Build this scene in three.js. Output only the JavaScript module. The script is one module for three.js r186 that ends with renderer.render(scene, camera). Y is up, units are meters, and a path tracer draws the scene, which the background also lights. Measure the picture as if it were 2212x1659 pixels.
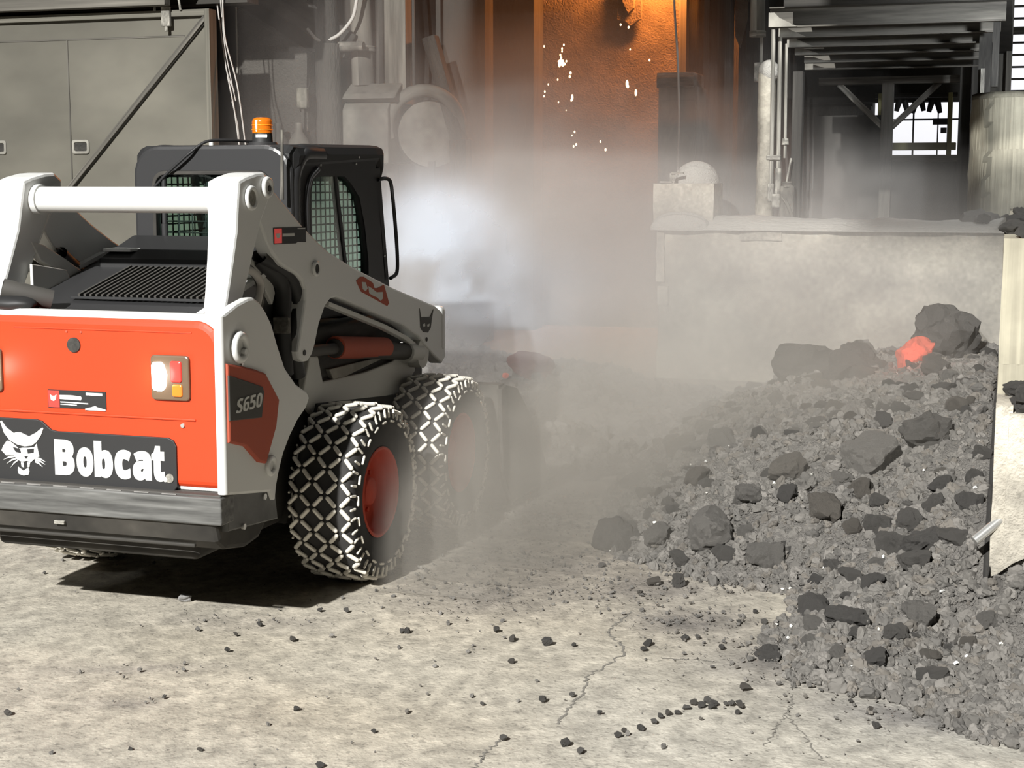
import * as THREE from 'three';
import { RoundedBoxGeometry } from 'three/addons/geometries/RoundedBoxGeometry.js';
import { mergeGeometries, mergeVertices, toCreasedNormals } from 'three/addons/utils/BufferGeometryUtils.js';
import { TextGeometry } from 'three/addons/geometries/TextGeometry.js';
import { FontLoader } from 'three/addons/loaders/FontLoader.js';
import { RectAreaLightUniformsLib } from 'three/addons/lights/RectAreaLightUniformsLib.js';

// ---------------------------------------------------------------- camera, sky, light, exposure
// Axes: x to the right of the loader, y up, the loader drives towards -z; its rear axle stands over the origin.
const scene = new THREE.Scene();
const camera = new THREE.PerspectiveCamera(28.2095, 2212 / 1659, 0.1, 200);
camera.position.set(3.712, 1.93, 6.717);
{
  const yaw = 18.151 * Math.PI / 180, pitch = 7.586 * Math.PI / 180;
  camera.lookAt(3.712 - Math.sin(yaw) * Math.cos(pitch), 1.93 - Math.sin(pitch), 6.717 - Math.cos(yaw) * Math.cos(pitch));
}
scene.background = new THREE.Color(1.0, 1.0, 1.04);          // pale overcast daylight beyond the openings
scene.backgroundIntensity = 1.0;
const EXPOSURE = 1.0;
const KEY = { at: [-1.4, 17.2, 27], power: 8300, color: [1.0, 0.988, 0.955] };     // floodlight high up behind the camera
const FILL = { nits: 8, color: [0.97, 0.985, 1.0] };                                // high-bay lamps along the hall
const GLOW = { power: 42, color: [1.0, 0.30, 0.055] };                               // molten metal above the furnace apron
RectAreaLightUniformsLib.init();

function shadowed(light, far = 60) {
  light.castShadow = true;
  if (light.shadow) { light.shadow.mapSize.set(2048, 2048); if (light.shadow.camera) { light.shadow.camera.near = 0.2; light.shadow.camera.far = far; } light.shadow.bias = -0.0005; }
  scene.add(light);
  return light;
}
const keyLight = new THREE.SpotLight(new THREE.Color(...KEY.color), KEY.power, 0, 0.42, 0.5, 2);
keyLight.name = 'floodlight_beam';
keyLight.position.set(...KEY.at); keyLight.target.position.set(0.8, 0.6, -3.0); scene.add(keyLight.target);
keyLight.shadow.radius = 14; shadowed(keyLight);
const FILL_AT = [[-4.2, 8.6, 4.0], [1.2, 8.6, 7.5], [-3.4, 8.6, -5.5], [4.6, 8.6, -6.5]];
for (const [x, y, z] of FILL_AT) {
  const l = new THREE.RectAreaLight(new THREE.Color(...FILL.color), FILL.nits, 1.1, 1.1);
  l.name = 'high_bay_beam'; l.position.set(x, y - 0.03, z); l.lookAt(x, 0, z); scene.add(l);
}

// ---------------------------------------------------------------- helpers
const V = (x, y, zf) => new THREE.Vector3(x, y, -zf);        // plant coordinates: right, up, forward
let seed = 20240607;
const rnd = () => { seed = (seed + 0x6d2b79f5) | 0; let t = Math.imul(seed ^ (seed >>> 15), 1 | seed); t = (t + Math.imul(t ^ (t >>> 7), 61 | t)) ^ t; return ((t ^ (t >>> 14)) >>> 0) / 4294967296; };
const between = (a, b) => a + (b - a) * rnd();
const clamp = THREE.MathUtils.clamp, lerp = THREE.MathUtils.lerp, sstep = THREE.MathUtils.smoothstep;
function hash3(x, y, z) { let h = Math.imul(x, 374761393) ^ Math.imul(y, 668265263) ^ Math.imul(z, 2147483647 - 71); h = Math.imul(h ^ (h >>> 13), 1274126177); return ((h ^ (h >>> 16)) >>> 0) / 4294967296; }
function noise3(x, y, z) {
  const X = Math.floor(x), Y = Math.floor(y), Z = Math.floor(z), f = (t) => t * t * (3 - 2 * t), u = f(x - X), v = f(y - Y), w = f(z - Z);
  const L = (a, b, t) => a + (b - a) * t, c = (i, j, k) => hash3(X + i, Y + j, Z + k);
  return L(L(L(c(0, 0, 0), c(1, 0, 0), u), L(c(0, 1, 0), c(1, 1, 0), u), v), L(L(c(0, 0, 1), c(1, 0, 1), u), L(c(0, 1, 1), c(1, 1, 1), u), v), w);
}
function fbm(x, y, z, o = 4) { let s = 0, a = 0.5, n = 0; for (let i = 0; i < o; i++) { s += a * noise3(x, y, z); n += a; a *= 0.5; x = x * 2.03 + 7.1; y = y * 2.03 + 3.7; z = z * 2.03 + 1.3; } return s / n; }

const usedNames = new Map();
function numbered(name) { const n = usedNames.get(name) || 0; usedNames.set(name, n + 1); return n ? name + '_' + String(n).padStart(3, '0') : name; }
function put(name, geo, material, parent) {
  const m = new THREE.Mesh(geo, material);
  m.name = parent && parent !== scene ? name : numbered(name);
  m.castShadow = m.receiveShadow = true;
  (parent || scene).add(m);
  return m;
}
function group(name, parent) { const g = new THREE.Group(); g.name = parent ? name : numbered(name); (parent || scene).add(g); return g; }
function tag(o, label, category, grp, kind) { o.userData.label = label; if (category) o.userData.category = category; if (grp) o.userData.group = grp; if (kind) o.userData.kind = kind; return o; }
function structure(o, label) { o.userData.kind = 'structure'; if (label) o.userData.label = label; return o; }
function copyOf(o, label) { const c = o.clone(); c.name = numbered(o.name.replace(/_\d{3}$/, '')); if (label) c.userData.label = label; scene.add(c); return c; }

function box(x0, x1, y0, y1, f0, f1, r = 0) {                // plant coordinates
  const w = x1 - x0, h = y1 - y0, d = f1 - f0;
  const g = r > 0 ? new RoundedBoxGeometry(w, h, d, 2, Math.min(r, w / 2.01, h / 2.01, d / 2.01)) : new THREE.BoxGeometry(w, h, d);
  return g.translate((x0 + x1) / 2, (y0 + y1) / 2, -(f0 + f1) / 2);
}
function outline(pts, holes = []) {
  const s = new THREE.Shape(pts.map(([a, b]) => new THREE.Vector2(a, b)));
  for (const h of holes) s.holes.push(new THREE.Path(h.map(([a, b]) => new THREE.Vector2(a, b))));
  return s;
}
function smoothPts(pts, per = 4) {                           // closed curve through points
  const c = new THREE.CatmullRomCurve3(pts.map(([a, b]) => new THREE.Vector3(a, b, 0)), true, 'catmullrom', 0.35);
  return c.getPoints(pts.length * per).slice(0, -1).map((p) => [p.x, p.y]);
}
function roundedRect(x0, x1, y0, y1, r, seg = 5) {
  const p = [];
  for (const [cx, cy, a] of [[x1 - r, y1 - r, 0], [x0 + r, y1 - r, 90], [x0 + r, y0 + r, 180], [x1 - r, y0 + r, 270]])
    for (let i = 0; i <= seg; i++) { const t = (a + 90 * i / seg) * Math.PI / 180; p.push([cx + r * Math.cos(t), cy + r * Math.sin(t)]); }
  return p;
}
function extr(shape, depth, bevel) {
  const b = Math.min(bevel, depth * 0.45);
  return new THREE.ExtrudeGeometry(shape, { depth: Math.max(1e-4, depth - 2 * b), bevelEnabled: b > 0, bevelThickness: b, bevelSize: b, bevelOffset: -b, bevelSegments: 2, curveSegments: 8 }).translate(0, 0, b);
}
// polygon in [forward, up], thick from x0 to x1
const toX = new THREE.Matrix4().set(0, 0, 1, 0, 0, 1, 0, 0, -1, 0, 0, 0, 0, 0, 0, 1);
function polyX(pts, x0, x1, bevel = 0.006, holes = []) { return extr(outline(pts, holes), x1 - x0, bevel).applyMatrix4(toX).translate(x0, 0, 0); }
// polygon in [right, up], thick from forward f0 to f1
function polyZ(pts, f0, f1, bevel = 0.006, holes = []) { return extr(outline(pts, holes), f1 - f0, bevel).translate(0, 0, -f1); }
function rod(a, b, r, r2 = r, seg = 14) {
  const d = new THREE.Vector3().subVectors(b, a), l = d.length();
  const g = new THREE.CylinderGeometry(r2, r, l, seg, 1);
  g.applyQuaternion(new THREE.Quaternion().setFromUnitVectors(new THREE.Vector3(0, 1, 0), d.normalize()));
  return g.translate((a.x + b.x) / 2, (a.y + b.y) / 2, (a.z + b.z) / 2);
}
function beam(a, b, w, h, up = new THREE.Vector3(0, 1, 0)) {   // rectangular bar from a to b
  const d = new THREE.Vector3().subVectors(b, a), l = d.length();
  d.normalize();
  const s = new THREE.Vector3().crossVectors(up, d).normalize(), u = new THREE.Vector3().crossVectors(d, s);
  const g = new RoundedBoxGeometry(w, h, l, 1, Math.min(w, h) * 0.08);
  g.applyMatrix4(new THREE.Matrix4().makeBasis(s, u, d));
  return g.translate((a.x + b.x) / 2, (a.y + b.y) / 2, (a.z + b.z) / 2);
}
function pipe(points, r, seg = 10, per = 6) { return new THREE.TubeGeometry(new THREE.CatmullRomCurve3(points, false, 'catmullrom', 0.4), points.length * per, r, seg, false); }
function discX(x0, x1, y, f, r, seg = 24) { return rod(V(x0, y, f), V(x1, y, f), r, r, seg); }
function merged(list) {
  return mergeGeometries(list.map((g) => { const n = g.index ? g.toNonIndexed() : g; for (const k of Object.keys(n.attributes)) if (!['position', 'normal', 'uv'].includes(k)) n.deleteAttribute(k); return n; }), false);
}
function roughen(g, amp, freq, o = 3, seedAt = 0, sharp = false) {           // push a surface in and out, keeps seams shut
  const m = mergeVertices(g.clone().deleteAttribute('normal').deleteAttribute('uv'), 1e-4), p = m.attributes.position;
  m.computeVertexNormals();
  const n = m.attributes.normal;
  for (let i = 0; i < p.count; i++) {
    const x = p.getX(i), y = p.getY(i), z = p.getZ(i), d = (fbm(x * freq + seedAt, y * freq, z * freq, o) - 0.5) * 2 * amp;
    p.setXYZ(i, x + n.getX(i) * d, y + n.getY(i) * d, z + n.getZ(i) * d);
  }
  if (sharp) return worldUV(toCreasedNormals(m, 0.7));
  m.computeVertexNormals();
  return worldUV(m);
}
function worldUV(g) {                                       // uv in metres, by the dominant axis of each vertex normal
  const p = g.attributes.position, n = g.attributes.normal, uv = new Float32Array(p.count * 2);
  for (let i = 0; i < p.count; i++) {
    const ax = Math.abs(n.getX(i)), ay = Math.abs(n.getY(i)), az = Math.abs(n.getZ(i));
    if (ay >= ax && ay >= az) { uv[2 * i] = p.getX(i); uv[2 * i + 1] = p.getZ(i); } else if (ax >= az) { uv[2 * i] = p.getZ(i); uv[2 * i + 1] = p.getY(i); } else { uv[2 * i] = p.getX(i); uv[2 * i + 1] = p.getY(i); }
  }
  g.setAttribute('uv', new THREE.BufferAttribute(uv, 2));
  return g;
}

// ---------------------------------------------------------------- textures and materials
function tile(n, f, srgb = true) {                          // f(u, v) -> [r, g, b] 0..1
  const d = new Uint8Array(n * n * 4);
  for (let y = 0; y < n; y++) for (let x = 0; x < n; x++) { const c = f(x / n, y / n), o = (y * n + x) * 4; for (let k = 0; k < 3; k++) d[o + k] = clamp(c[k], 0, 1) * 255; d[o + 3] = 255; }
  const t = new THREE.DataTexture(d, n, n);
  if (srgb) t.colorSpace = THREE.SRGBColorSpace;
  t.wrapS = t.wrapT = THREE.RepeatWrapping; t.magFilter = THREE.LinearFilter; t.minFilter = THREE.LinearMipmapLinearFilter; t.generateMipmaps = true; t.needsUpdate = true;
  return t;
}
function loopNoise(u, v, k, o, s) {                          // noise that repeats over the unit square
  let sum = 0, a = 0.5, n = 0;
  for (let i = 0; i < o; i++) {
    const X = u * k, Y = v * k, x0 = Math.floor(X), y0 = Math.floor(Y), f = (t) => t * t * (3 - 2 * t), fx = f(X - x0), fy = f(Y - y0);
    const h = (a2, b2) => hash3(((x0 + a2) % k + k) % k, ((y0 + b2) % k + k) % k, s + i * 17);
    sum += a * lerp(lerp(h(0, 0), h(1, 0), fx), lerp(h(0, 1), h(1, 1), fx), fy); n += a; a *= 0.55; k *= 2;
  }
  return sum / n;
}
const repeated = (t, sx, sy = sx) => { const c = t.clone(); c.repeat.set(sx, sy); c.needsUpdate = true; return c; };
const floorTile = tile(1024, (u, v) => {
  const a = loopNoise(u, v, 4, 7, 1), b = loopNoise(u, v, 48, 4, 5), c = loopNoise(u, v * 0.999, 160, 3, 9), speck = c > 0.7 ? -0.2 : c < 0.27 ? 0.08 : 0;
  const t = 0.80 + (a - 0.5) * 0.13 + (b - 0.5) * 0.32 + speck * 0.55;
  return [t * 1.0, t * 0.98, t * 0.935];
});
const grainBump = tile(512, (u, v) => { const t = loopNoise(u, v, 8, 7, 21) * 0.55 + loopNoise(u, v, 64, 3, 25) * 0.45; return [t, t, t]; }, false);
const concreteTile = tile(512, (u, v) => {
  const a = loopNoise(u, v, 3, 7, 31), b = loopNoise(u, v, 40, 4, 35), t = 0.78 + (a - 0.5) * 0.62 + (b - 0.5) * 0.22;
  return [t, t * 0.985, t * 0.95];
});
const boardTile = tile(512, (u, v) => {                       // concrete cast against vertical boards
  const a = loopNoise(u, v, 4, 6, 41), s = loopNoise(u, v * 0.02, 64, 4, 45), t = 0.82 + (a - 0.5) * 0.3 + (s - 0.5) * 0.2;
  return [t, t * 0.985, t * 0.93];
});
const grimeTile = tile(512, (u, v) => { const a = loopNoise(u, v, 4, 7, 51), t = 0.72 + (a - 0.5) * 0.7; return [t, t * 0.99, t * 0.96]; });

const M = {};
const std = (name, color, roughness = 0.7, extra = {}) => (M[name] = new THREE.MeshStandardMaterial({ name, color: new THREE.Color().setRGB(...color), roughness, ...extra }));
std('orange', [0.50, 0.043, 0.0095], 0.42);
std('orangeDusty', [0.36, 0.07, 0.035], 0.75);
std('white', [0.59, 0.595, 0.58], 0.42);
std('whiteDusty', [0.50, 0.50, 0.47], 0.55);
std('black', [0.014, 0.014, 0.0145], 0.6);
std('blackGloss', [0.030, 0.030, 0.031], 0.33);
std('blackDusty', [0.050, 0.047, 0.042], 0.7);
std('bumper', [0.19, 0.195, 0.20], 0.5, { map: repeated(grimeTile, 1.3) });
std('chassis', [0.060, 0.056, 0.050], 0.75, { map: repeated(grimeTile, 1.5) });
std('tire', [0.024, 0.023, 0.022], 0.85);
std('link', [0.72, 0.69, 0.61], 0.40, { metalness: 0.12 });
std('chrome', [0.62, 0.62, 0.60], 0.25, { metalness: 0.7 });
std('rim', [0.50, 0.055, 0.022], 0.6);
std('lampHousing', [0.12, 0.08, 0.05], 0.35);
std('redLens', [0.75, 0.05, 0.04], 0.2, { emissive: new THREE.Color(0.35, 0.02, 0.02), emissiveIntensity: 0.5 });
std('amberLens', [0.60, 0.17, 0.02], 0.2, { emissive: new THREE.Color(0.5, 0.14, 0.02), emissiveIntensity: 0.25 });
std('lampOn', [0.9, 0.9, 0.9], 0.4, { emissive: new THREE.Color(1, 0.97, 0.9), emissiveIntensity: 7 });
std('beaconOn', [0.9, 0.26, 0.02], 0.18, { emissive: new THREE.Color(1.0, 0.25, 0.01), emissiveIntensity: 0.28 });
std('stripOn', [1, 1, 1], 0.4, { emissive: new THREE.Color(1, 1, 0.95), emissiveIntensity: 2.2 });
std('bumperLip', [0.20, 0.195, 0.185], 0.4);
M.pane = new THREE.MeshPhysicalMaterial({ name: 'pane', color: new THREE.Color().setRGB(0.82, 0.92, 0.88), roughness: 0.03, transmission: 1, thickness: 0, ior: 1.45 });
M.beaconLens = new THREE.MeshPhysicalMaterial({ name: 'beaconLens', color: new THREE.Color().setRGB(0.55, 0.13, 0.008), roughness: 0.15, clearcoat: 0.6, emissive: new THREE.Color(1, 0.18, 0.005), emissiveIntensity: 0.10 });
std('slag', [0.118, 0.111, 0.101], 0.95, { bumpMap: repeated(grainBump, 3), bumpScale: 0.02 });
std('slagPale', [0.165, 0.156, 0.142], 0.95, { bumpMap: repeated(grainBump, 3), bumpScale: 0.012 });
std('slagDark', [0.085, 0.080, 0.074], 0.92, { bumpMap: repeated(grainBump, 3), bumpScale: 0.012 });
std('slagBrown', [0.130, 0.117, 0.100], 0.95, { bumpMap: repeated(grainBump, 3), bumpScale: 0.012 });
std('slagWhite', [0.55, 0.54, 0.53], 0.9, { bumpMap: repeated(grainBump, 3), bumpScale: 0.008 });
std('heap', [0.115, 0.108, 0.099], 0.97, { bumpMap: repeated(grainBump, 2.2), bumpScale: 0.03 });
std('grit', [1, 1, 1], 0.95);
std('emberHot', [0.25, 0.06, 0.04], 0.9, { emissive: new THREE.Color(1.0, 0.20, 0.12), emissiveIntensity: 0.30 });
std('emberCool', [0.12, 0.06, 0.05], 0.9, { emissive: new THREE.Color(1.0, 0.14, 0.10), emissiveIntensity: 0.035 });
std('concrete', [0.52, 0.50, 0.45], 0.92, { map: repeated(concreteTile, 0.7), bumpMap: repeated(grainBump, 1.5), bumpScale: 0.008 });
std('concretePale', [0.60, 0.575, 0.525], 0.92, { map: repeated(concreteTile, 1.1), bumpMap: repeated(grainBump, 2), bumpScale: 0.01 });
std('board', [0.50, 0.48, 0.42], 0.9, { map: repeated(boardTile, 0.9), bumpMap: repeated(boardTile, 0.9), bumpScale: 0.012 });
std('dust', [0.42, 0.405, 0.37], 1.0, { bumpMap: repeated(grainBump, 2), bumpScale: 0.02 });
std('doorPaint', [0.285, 0.275, 0.24], 0.8, { map: repeated(grimeTile, 0.45) });
std('steelDusty', [0.22, 0.21, 0.193], 0.85, { map: repeated(grimeTile, 0.8) });
std('steelDark', [0.075, 0.072, 0.068], 0.85, { map: repeated(grimeTile, 0.8) });
std('steelPale', [0.50, 0.49, 0.46], 0.8, { map: repeated(grimeTile, 0.8) });
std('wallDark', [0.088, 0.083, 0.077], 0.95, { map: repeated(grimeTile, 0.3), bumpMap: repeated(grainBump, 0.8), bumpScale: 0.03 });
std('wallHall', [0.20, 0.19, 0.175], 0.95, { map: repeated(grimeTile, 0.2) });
std('furnace', [0.30, 0.25, 0.21], 0.95, { map: repeated(grimeTile, 0.4), bumpMap: repeated(grainBump, 1), bumpScale: 0.02 });
std('olive', [0.36, 0.34, 0.16], 0.75);
std('louver', [0.75, 0.77, 0.82], 0.7);
std('cable', [0.45, 0.43, 0.40], 0.8);
std('cableDark', [0.10, 0.09, 0.085], 0.8);
std('molten', [1, 0.5, 0.2], 0.6, { emissive: new THREE.Color(1.0, 0.42, 0.10), emissiveIntensity: 8 });
std('spark', [1, 0.7, 0.4], 0.6, { emissive: new THREE.Color(1.0, 0.72, 0.42), emissiveIntensity: 5 });
std('lampFace', [1, 1, 1], 0.6, { emissive: new THREE.Color(1, 0.97, 0.9), emissiveIntensity: 6 });
std('lampShell', [0.25, 0.25, 0.26], 0.6);

// ---------------------------------------------------------------- places read off the photograph
const CRACKS = [[0.006, [2.132, -0.155], [2.111, -0.37], [2.112, -0.516], [2.198, -0.628], [2.248, -0.78], [2.211, -0.983], [2.181, -1.085], [2.216, -1.305], [2.212, -1.469], [2.215, -1.648]], [0.004, [2.981, -1.054], [2.991, -1.188], [2.988, -1.267], [3.029, -1.381], [3.087, -1.508], [3.167, -1.709]], [0.005, [2.411, -0.779], [2.503, -0.761], [2.626, -0.753]], [0.005, [2.085, -1.837], [2.066, -1.981], [2.083, -2.146]], [0.003, [2.988, -1.267], [2.974, -1.399], [2.966, -1.618]]];
const FLOORSTONES = [[0.12, -0.64, 0.031, 'slagWhite', 'pale angular stone lying at the edge of the loader shadow'], [2.32, -0.64, 0.021, 'slagDark', 'dark stone with a smaller one beside it, near the crack'], [2.31, -1.85, 0.019, 'slagDark', 'black pointed stone nearest the camera on the pale floor'],
  ...[[2.32, -0.72, 13], [2.38, -1.9, 14], [1.91, -0.76, 23], [1.85, -1.04, 15], [2.1, -1.44, 16], [2.19, -1.35, 12], [2.34, -1.51, 12], [2.8, -1.07, 20], [2.67, -0.02, 13], [2.09, -1.87, 15], [1.59, -2.29, 14], [0.87, -1.04, 14], [1.27, -1.82, 12], [1.9, -1.55, 9], [1.63, -1.94, 10], [1.14, -2.29, 11], [0.91, -2.36, 9], [0.29, -2.19, 14], [1.65, -0.65, 16], [1.76, -0.75, 18], [1.29, -0.78, 16], [1.27, -0.79, 14], [0.64, -0.89, 12], [0.61, -1.05, 10], [0.79, -0.6, 13], [0.91, -0.57, 13], [0.68, -1.26, 12],
    [2.92, -0.53, 19], [2.72, -1.28, 16], [2.69, -1.26, 17], [2.68, -1.32, 15], [2.65, -1.3, 14], [2.72, -1.32, 14], [2.63, -1.36, 14], [2.61, -1.42, 12], [2.58, -1.44, 14], [2.56, -1.48, 12], [2.55, -1.54, 12], [2.52, -1.62, 15], [2.47, -1.66, 11], [2.46, -1.71, 13], [2.78, -1.26, 14], [2.81, -1.25, 14], [2.82, -1.28, 12], [2.82, -1.35, 12], [2.76, -1.27, 10], [3.31, -1.33, 17], [3.28, -1.17, 12], [3.2, -1.09, 10], [2.73, -0.17, 16], [2.63, -0.2, 12], [2.13, 0.33, 36], [2.24, 0.35, 40], [1.8, 0.56, 19], [2.03, -0.75, 12], [2.1, 0.13, 17], [2.45, -0.51, 16], [2.5, -0.48, 14], [2.62, -0.59, 13], [2.79, -0.64, 11], [2.98, -0.03, 12]].map(([x, f, r], i) => [x, f, r / 1000, ['slag', 'slagPale', 'slag', 'slagBrown'][i % 4]])];
const SPARKS = [[-1.18, 3.39, 1], [-1.16, 3.43, 1], [-1.18, 3.36, 0.9], [-1.19, 3.29, 1.1], [-1.2, 3.26, 1.3], [-1.17, 3.23, 1.5], [-1.21, 3.22, 1.4], [-1.15, 3.22, 1.2], [-1.13, 3.25, 1], [-1.2, 3.32, 1], [-1.19, 3.24, 1.5], [-1.22, 3.25, 1], [-1.08, 3.12, 1.3], [-1.09, 3.08, 1.2], [-1.39, 3.42, 0.9], [-1.23, 3.05, 0.9], [-1.34, 3.0, 0.8], [-1.38, 2.92, 1], [-1.39, 2.87, 0.9], [-1.06, 2.85, 1.4], [-1.07, 2.82, 1.1], [-1.22, 2.8, 0.8], [-0.43, 2.99, 1.6], [-0.42, 2.96, 1.3], [-0.33, 2.89, 1.4], [-0.51, 3.63, 1], [-0.42, 3.6, 1], [-0.4, 3.36, 0.8], [-0.18, 3.24, 1], [-1.03, 2.47, 1], [-1.01, 2.33, 1.2], [-1.04, 2.31, 1], [-1.06, 2.43, 0.7], [-0.73, 2.36, 1], [-0.67, 2.27, 1.2], [-1.13, 2.71, 0.6]];
// density of the dust: centre (x, y, forward), radii, extinction per metre
const DUST = {
  wheels: [[1.15, 0.32, 1.15, 0.50, 0.40, 0.75, 3.0], [1.08, 0.14, 0.15, 0.30, 0.36, 0.42, 5.0], [1.35, 0.32, 2.1, 0.65, 0.45, 0.8, 1.8], [1.6, 0.1, 0.9, 0.5, 0.16, 0.8, 0.8]],
  veil: [[2.4, 0.75, 1.9, 1.2, 0.55, 0.9, 0.38], [1.5, 0.35, 1.8, 0.6, 0.4, 0.8, 0.55]],
  smoke: [[0.05, 1.52, 2.75, 0.27, 0.28, 0.5, 2.2], [0.20, 1.20, 3.0, 0.26, 0.34, 0.5, 1.7], [0.3, 1.0, 3.3, 0.6, 0.5, 0.5, 0.4]],
  haze: [[0.2, 0.85, 4.8, 1.3, 0.85, 1.6, 0.85], [-0.6, 1.2, 6.8, 1.7, 1.0, 1.8, 0.50], [-1.4, 2.3, 9.8, 2.0, 1.3, 1.6, 0.22], [2.5, 1.0, 4.6, 1.5, 0.55, 1.6, 0.42], [1.4, 0.5, 3.6, 0.8, 0.6, 0.9, 0.5], [0.8, 1.95, 9.3, 0.6, 0.55, 0.5, 1.0], [1.95, 1.62, 9.7, 0.8, 0.45, 0.6, 1.0], [-3.4, 2.6, 8.2, 1.4, 1.6, 0.8, 0.12]],
};

// ---------------------------------------------------------------- skid-steer loader
const font = await new FontLoader().loadAsync('fonts/droid/droid_sans_bold.typeface.json');
function taper(g) {                                          // the uprights narrow from the inside towards their foot
  const p = g.attributes.position;
  for (let i = 0; i < p.count; i++) { const x = p.getX(i), a = Math.abs(x); if (a < 0.50) p.setX(i, Math.sign(x) * (a + 0.05 * (1 - sstep(p.getY(i), 1.30, 1.95)))); }
  g.computeVertexNormals();
  return g;
}
const loader = group('skid_steer_loader');
tag(loader, 'white and orange skid-steer loader with chained tyres driving into the dusty bay', 'loader');
{
  const L = loader;
  // frame and body
  const chassis = put('chassis', merged([
    box(-0.5, 0.5, 0.34, 0.98, -1.16, 1.2, 0.03), box(-0.46, 0.46, 0.95, 1.34, -1.16, -0.1, 0.02), box(-0.5, 0.5, 0.95, 1.22, -0.1, 1.15, 0.03),
    polyX([[-0.05, 0.86], [1.05, 0.76], [1.2, 0.5], [1.1, 0.34], [-0.4, 0.34]], 0.46, 0.53), polyX([[-0.05, 0.86], [1.05, 0.76], [1.2, 0.5], [1.1, 0.34], [-0.4, 0.34]], -0.53, -0.46),
  ]), M.chassis, L);
  for (const s of [1, -1]) {
    const sx = (a, b) => (s > 0 ? [a, b] : [-b, -a]);
    const side = put('lower_panel', polyX([[-0.10, 1.10], [-0.01, 1.085], [0.04, 0.955], [0.55, 0.94], [0.92, 0.955], [1.2, 1.02], [1.258, 0.867], [1.05, 0.765], [-0.07, 0.80], [-0.2, 0.9]], ...sx(0.485, 0.525), 0.008), M.whiteDusty, L);
    if (s > 0) side.userData.label = 'dusty white panel above the tyres';
    put('bracket', polyX([[0.12, 1.005], [0.56, 1.0], [0.87, 0.99], [0.18, 0.935]], ...sx(0.49, 0.52), 0.004), M.steelPale, L);
    // side plate with its badge panel
    const plate = put('side_plate', polyX([[-1.284, 1.392], [-1.16, 1.43], [-1.06, 1.448], [-1.01, 1.447], [-0.96, 1.425], [-0.905, 1.38], [-0.852, 1.322], [-0.80, 1.225], [-0.734, 1.119], [-0.63, 1.035], [-0.52, 0.985], [-0.495, 0.955], [-0.53, 0.915], [-0.62, 0.87], [-0.70, 0.81], [-0.765, 0.745], [-0.806, 0.68], [-0.835, 0.62], [-0.853, 0.555], [-0.875, 0.56], [-0.90, 0.60], [-1.284, 0.66]], ...sx(0.665, 0.71), 0.012), M.white, L);
    put('badge_panel', polyX([[-1.275, 1.2], [-1.16, 1.178], [-1.041, 1.15], [-0.946, 1.122], [-0.823, 0.992], [-0.854, 0.881], [-0.956, 0.735], [-1.02, 0.752], [-1.137, 0.839], [-1.275, 0.877]], ...sx(0.70, 0.726), 0.010), M.orangeDusty, plate);
    put('badge_inset', polyX([[-1.277, 1.153], [-1.124, 1.11], [-0.985, 1.069], [-0.975, 1.045], [-1.0, 0.94], [-1.277, 0.966]], ...sx(0.722, 0.731), 0.004), M.blackDusty, plate);
    if (s > 0) {
      const t = new TextGeometry('S650', { font, size: 0.058, depth: 0.004, curveSegments: 3, bevelEnabled: false });
      t.applyMatrix4(new THREE.Matrix4().set(1.28, 0.25, 0, 0, 0, 1, 0, 0, 0, 0, 1, 0, 0, 0, 0, 1));
      t.applyMatrix4(new THREE.Matrix4().makeRotationY(Math.PI / 2)).translate(0.731, 0.99, 1.232);
      const txt = put('model_lettering', t, M.whiteDusty, plate); txt.userData.label = 'S650 lettering';
    }
    put('pivot_boss', merged([new THREE.TorusGeometry(0.05, 0.017, 8, 22).rotateY(Math.PI / 2).translate(s * 0.722, 1.254, 1.163), discX(s * 0.70, s * 0.718, 1.254, -1.163, 0.046), rod(V(s * 0.715, 1.235, -1.14), V(s * 0.738, 1.235, -1.14), 0.012)]), M.white, plate);
    put('pivot_boss', merged([new THREE.TorusGeometry(0.034, 0.012, 8, 20).rotateY(Math.PI / 2).translate(s * 0.716, 0.716, 0.90), discX(s * 0.70, s * 0.715, 0.716, -0.90, 0.03)]), M.white, plate);
    put('edge_bar', rod(V(s * 0.694, 1.39, -1.281), V(s * 0.694, 0.665, -1.281), 0.021), M.white, plate);
    put('bolt', merged([discX(s * 0.708, s * 0.72, 1.186, -1.14, 0.010, 8)]), M.chrome, plate);
    // lift arm: upright, long beam, prong
    const armPts = [[-0.914, 1.920], [-0.856, 1.938], [-0.763, 1.954], [-0.695, 1.958], [-0.631, 1.934], [-0.593, 1.885], [-0.469, 1.813], [-0.308, 1.721], [-0.138, 1.638], [-0.026, 1.590], [0.230, 1.510], [0.763, 1.367], [1.374, 1.226], [1.477, 1.186], [1.521, 1.108], [1.541, 0.917], [1.479, 0.884], [1.332, 0.953], [1.204, 1.019], [1.121, 1.071], [0.900, 1.156], [0.169, 1.342], [0.050, 1.369], [-0.019, 1.367], [-0.082, 1.336], [-0.152, 1.256], [-0.202, 1.162], [-0.233, 1.122], [-0.279, 1.094], [-0.323, 1.095], [-0.371, 1.115], [-0.389, 1.149], [-0.362, 1.211], [-0.297, 1.377], [-0.295, 1.431], [-0.323, 1.473], [-0.388, 1.507], [-0.526, 1.554], [-0.614, 1.610], [-0.669, 1.669], [-0.714, 1.730], [-0.734, 1.755], [-0.758, 1.712], [-0.809, 1.618], [-0.855, 1.537], [-0.931, 1.414], [-0.987, 1.320], [-1.09, 1.320], [-1.078, 1.358], [-1.042, 1.452], [-0.987, 1.603], [-0.949, 1.718], [-0.930, 1.853]];
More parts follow.
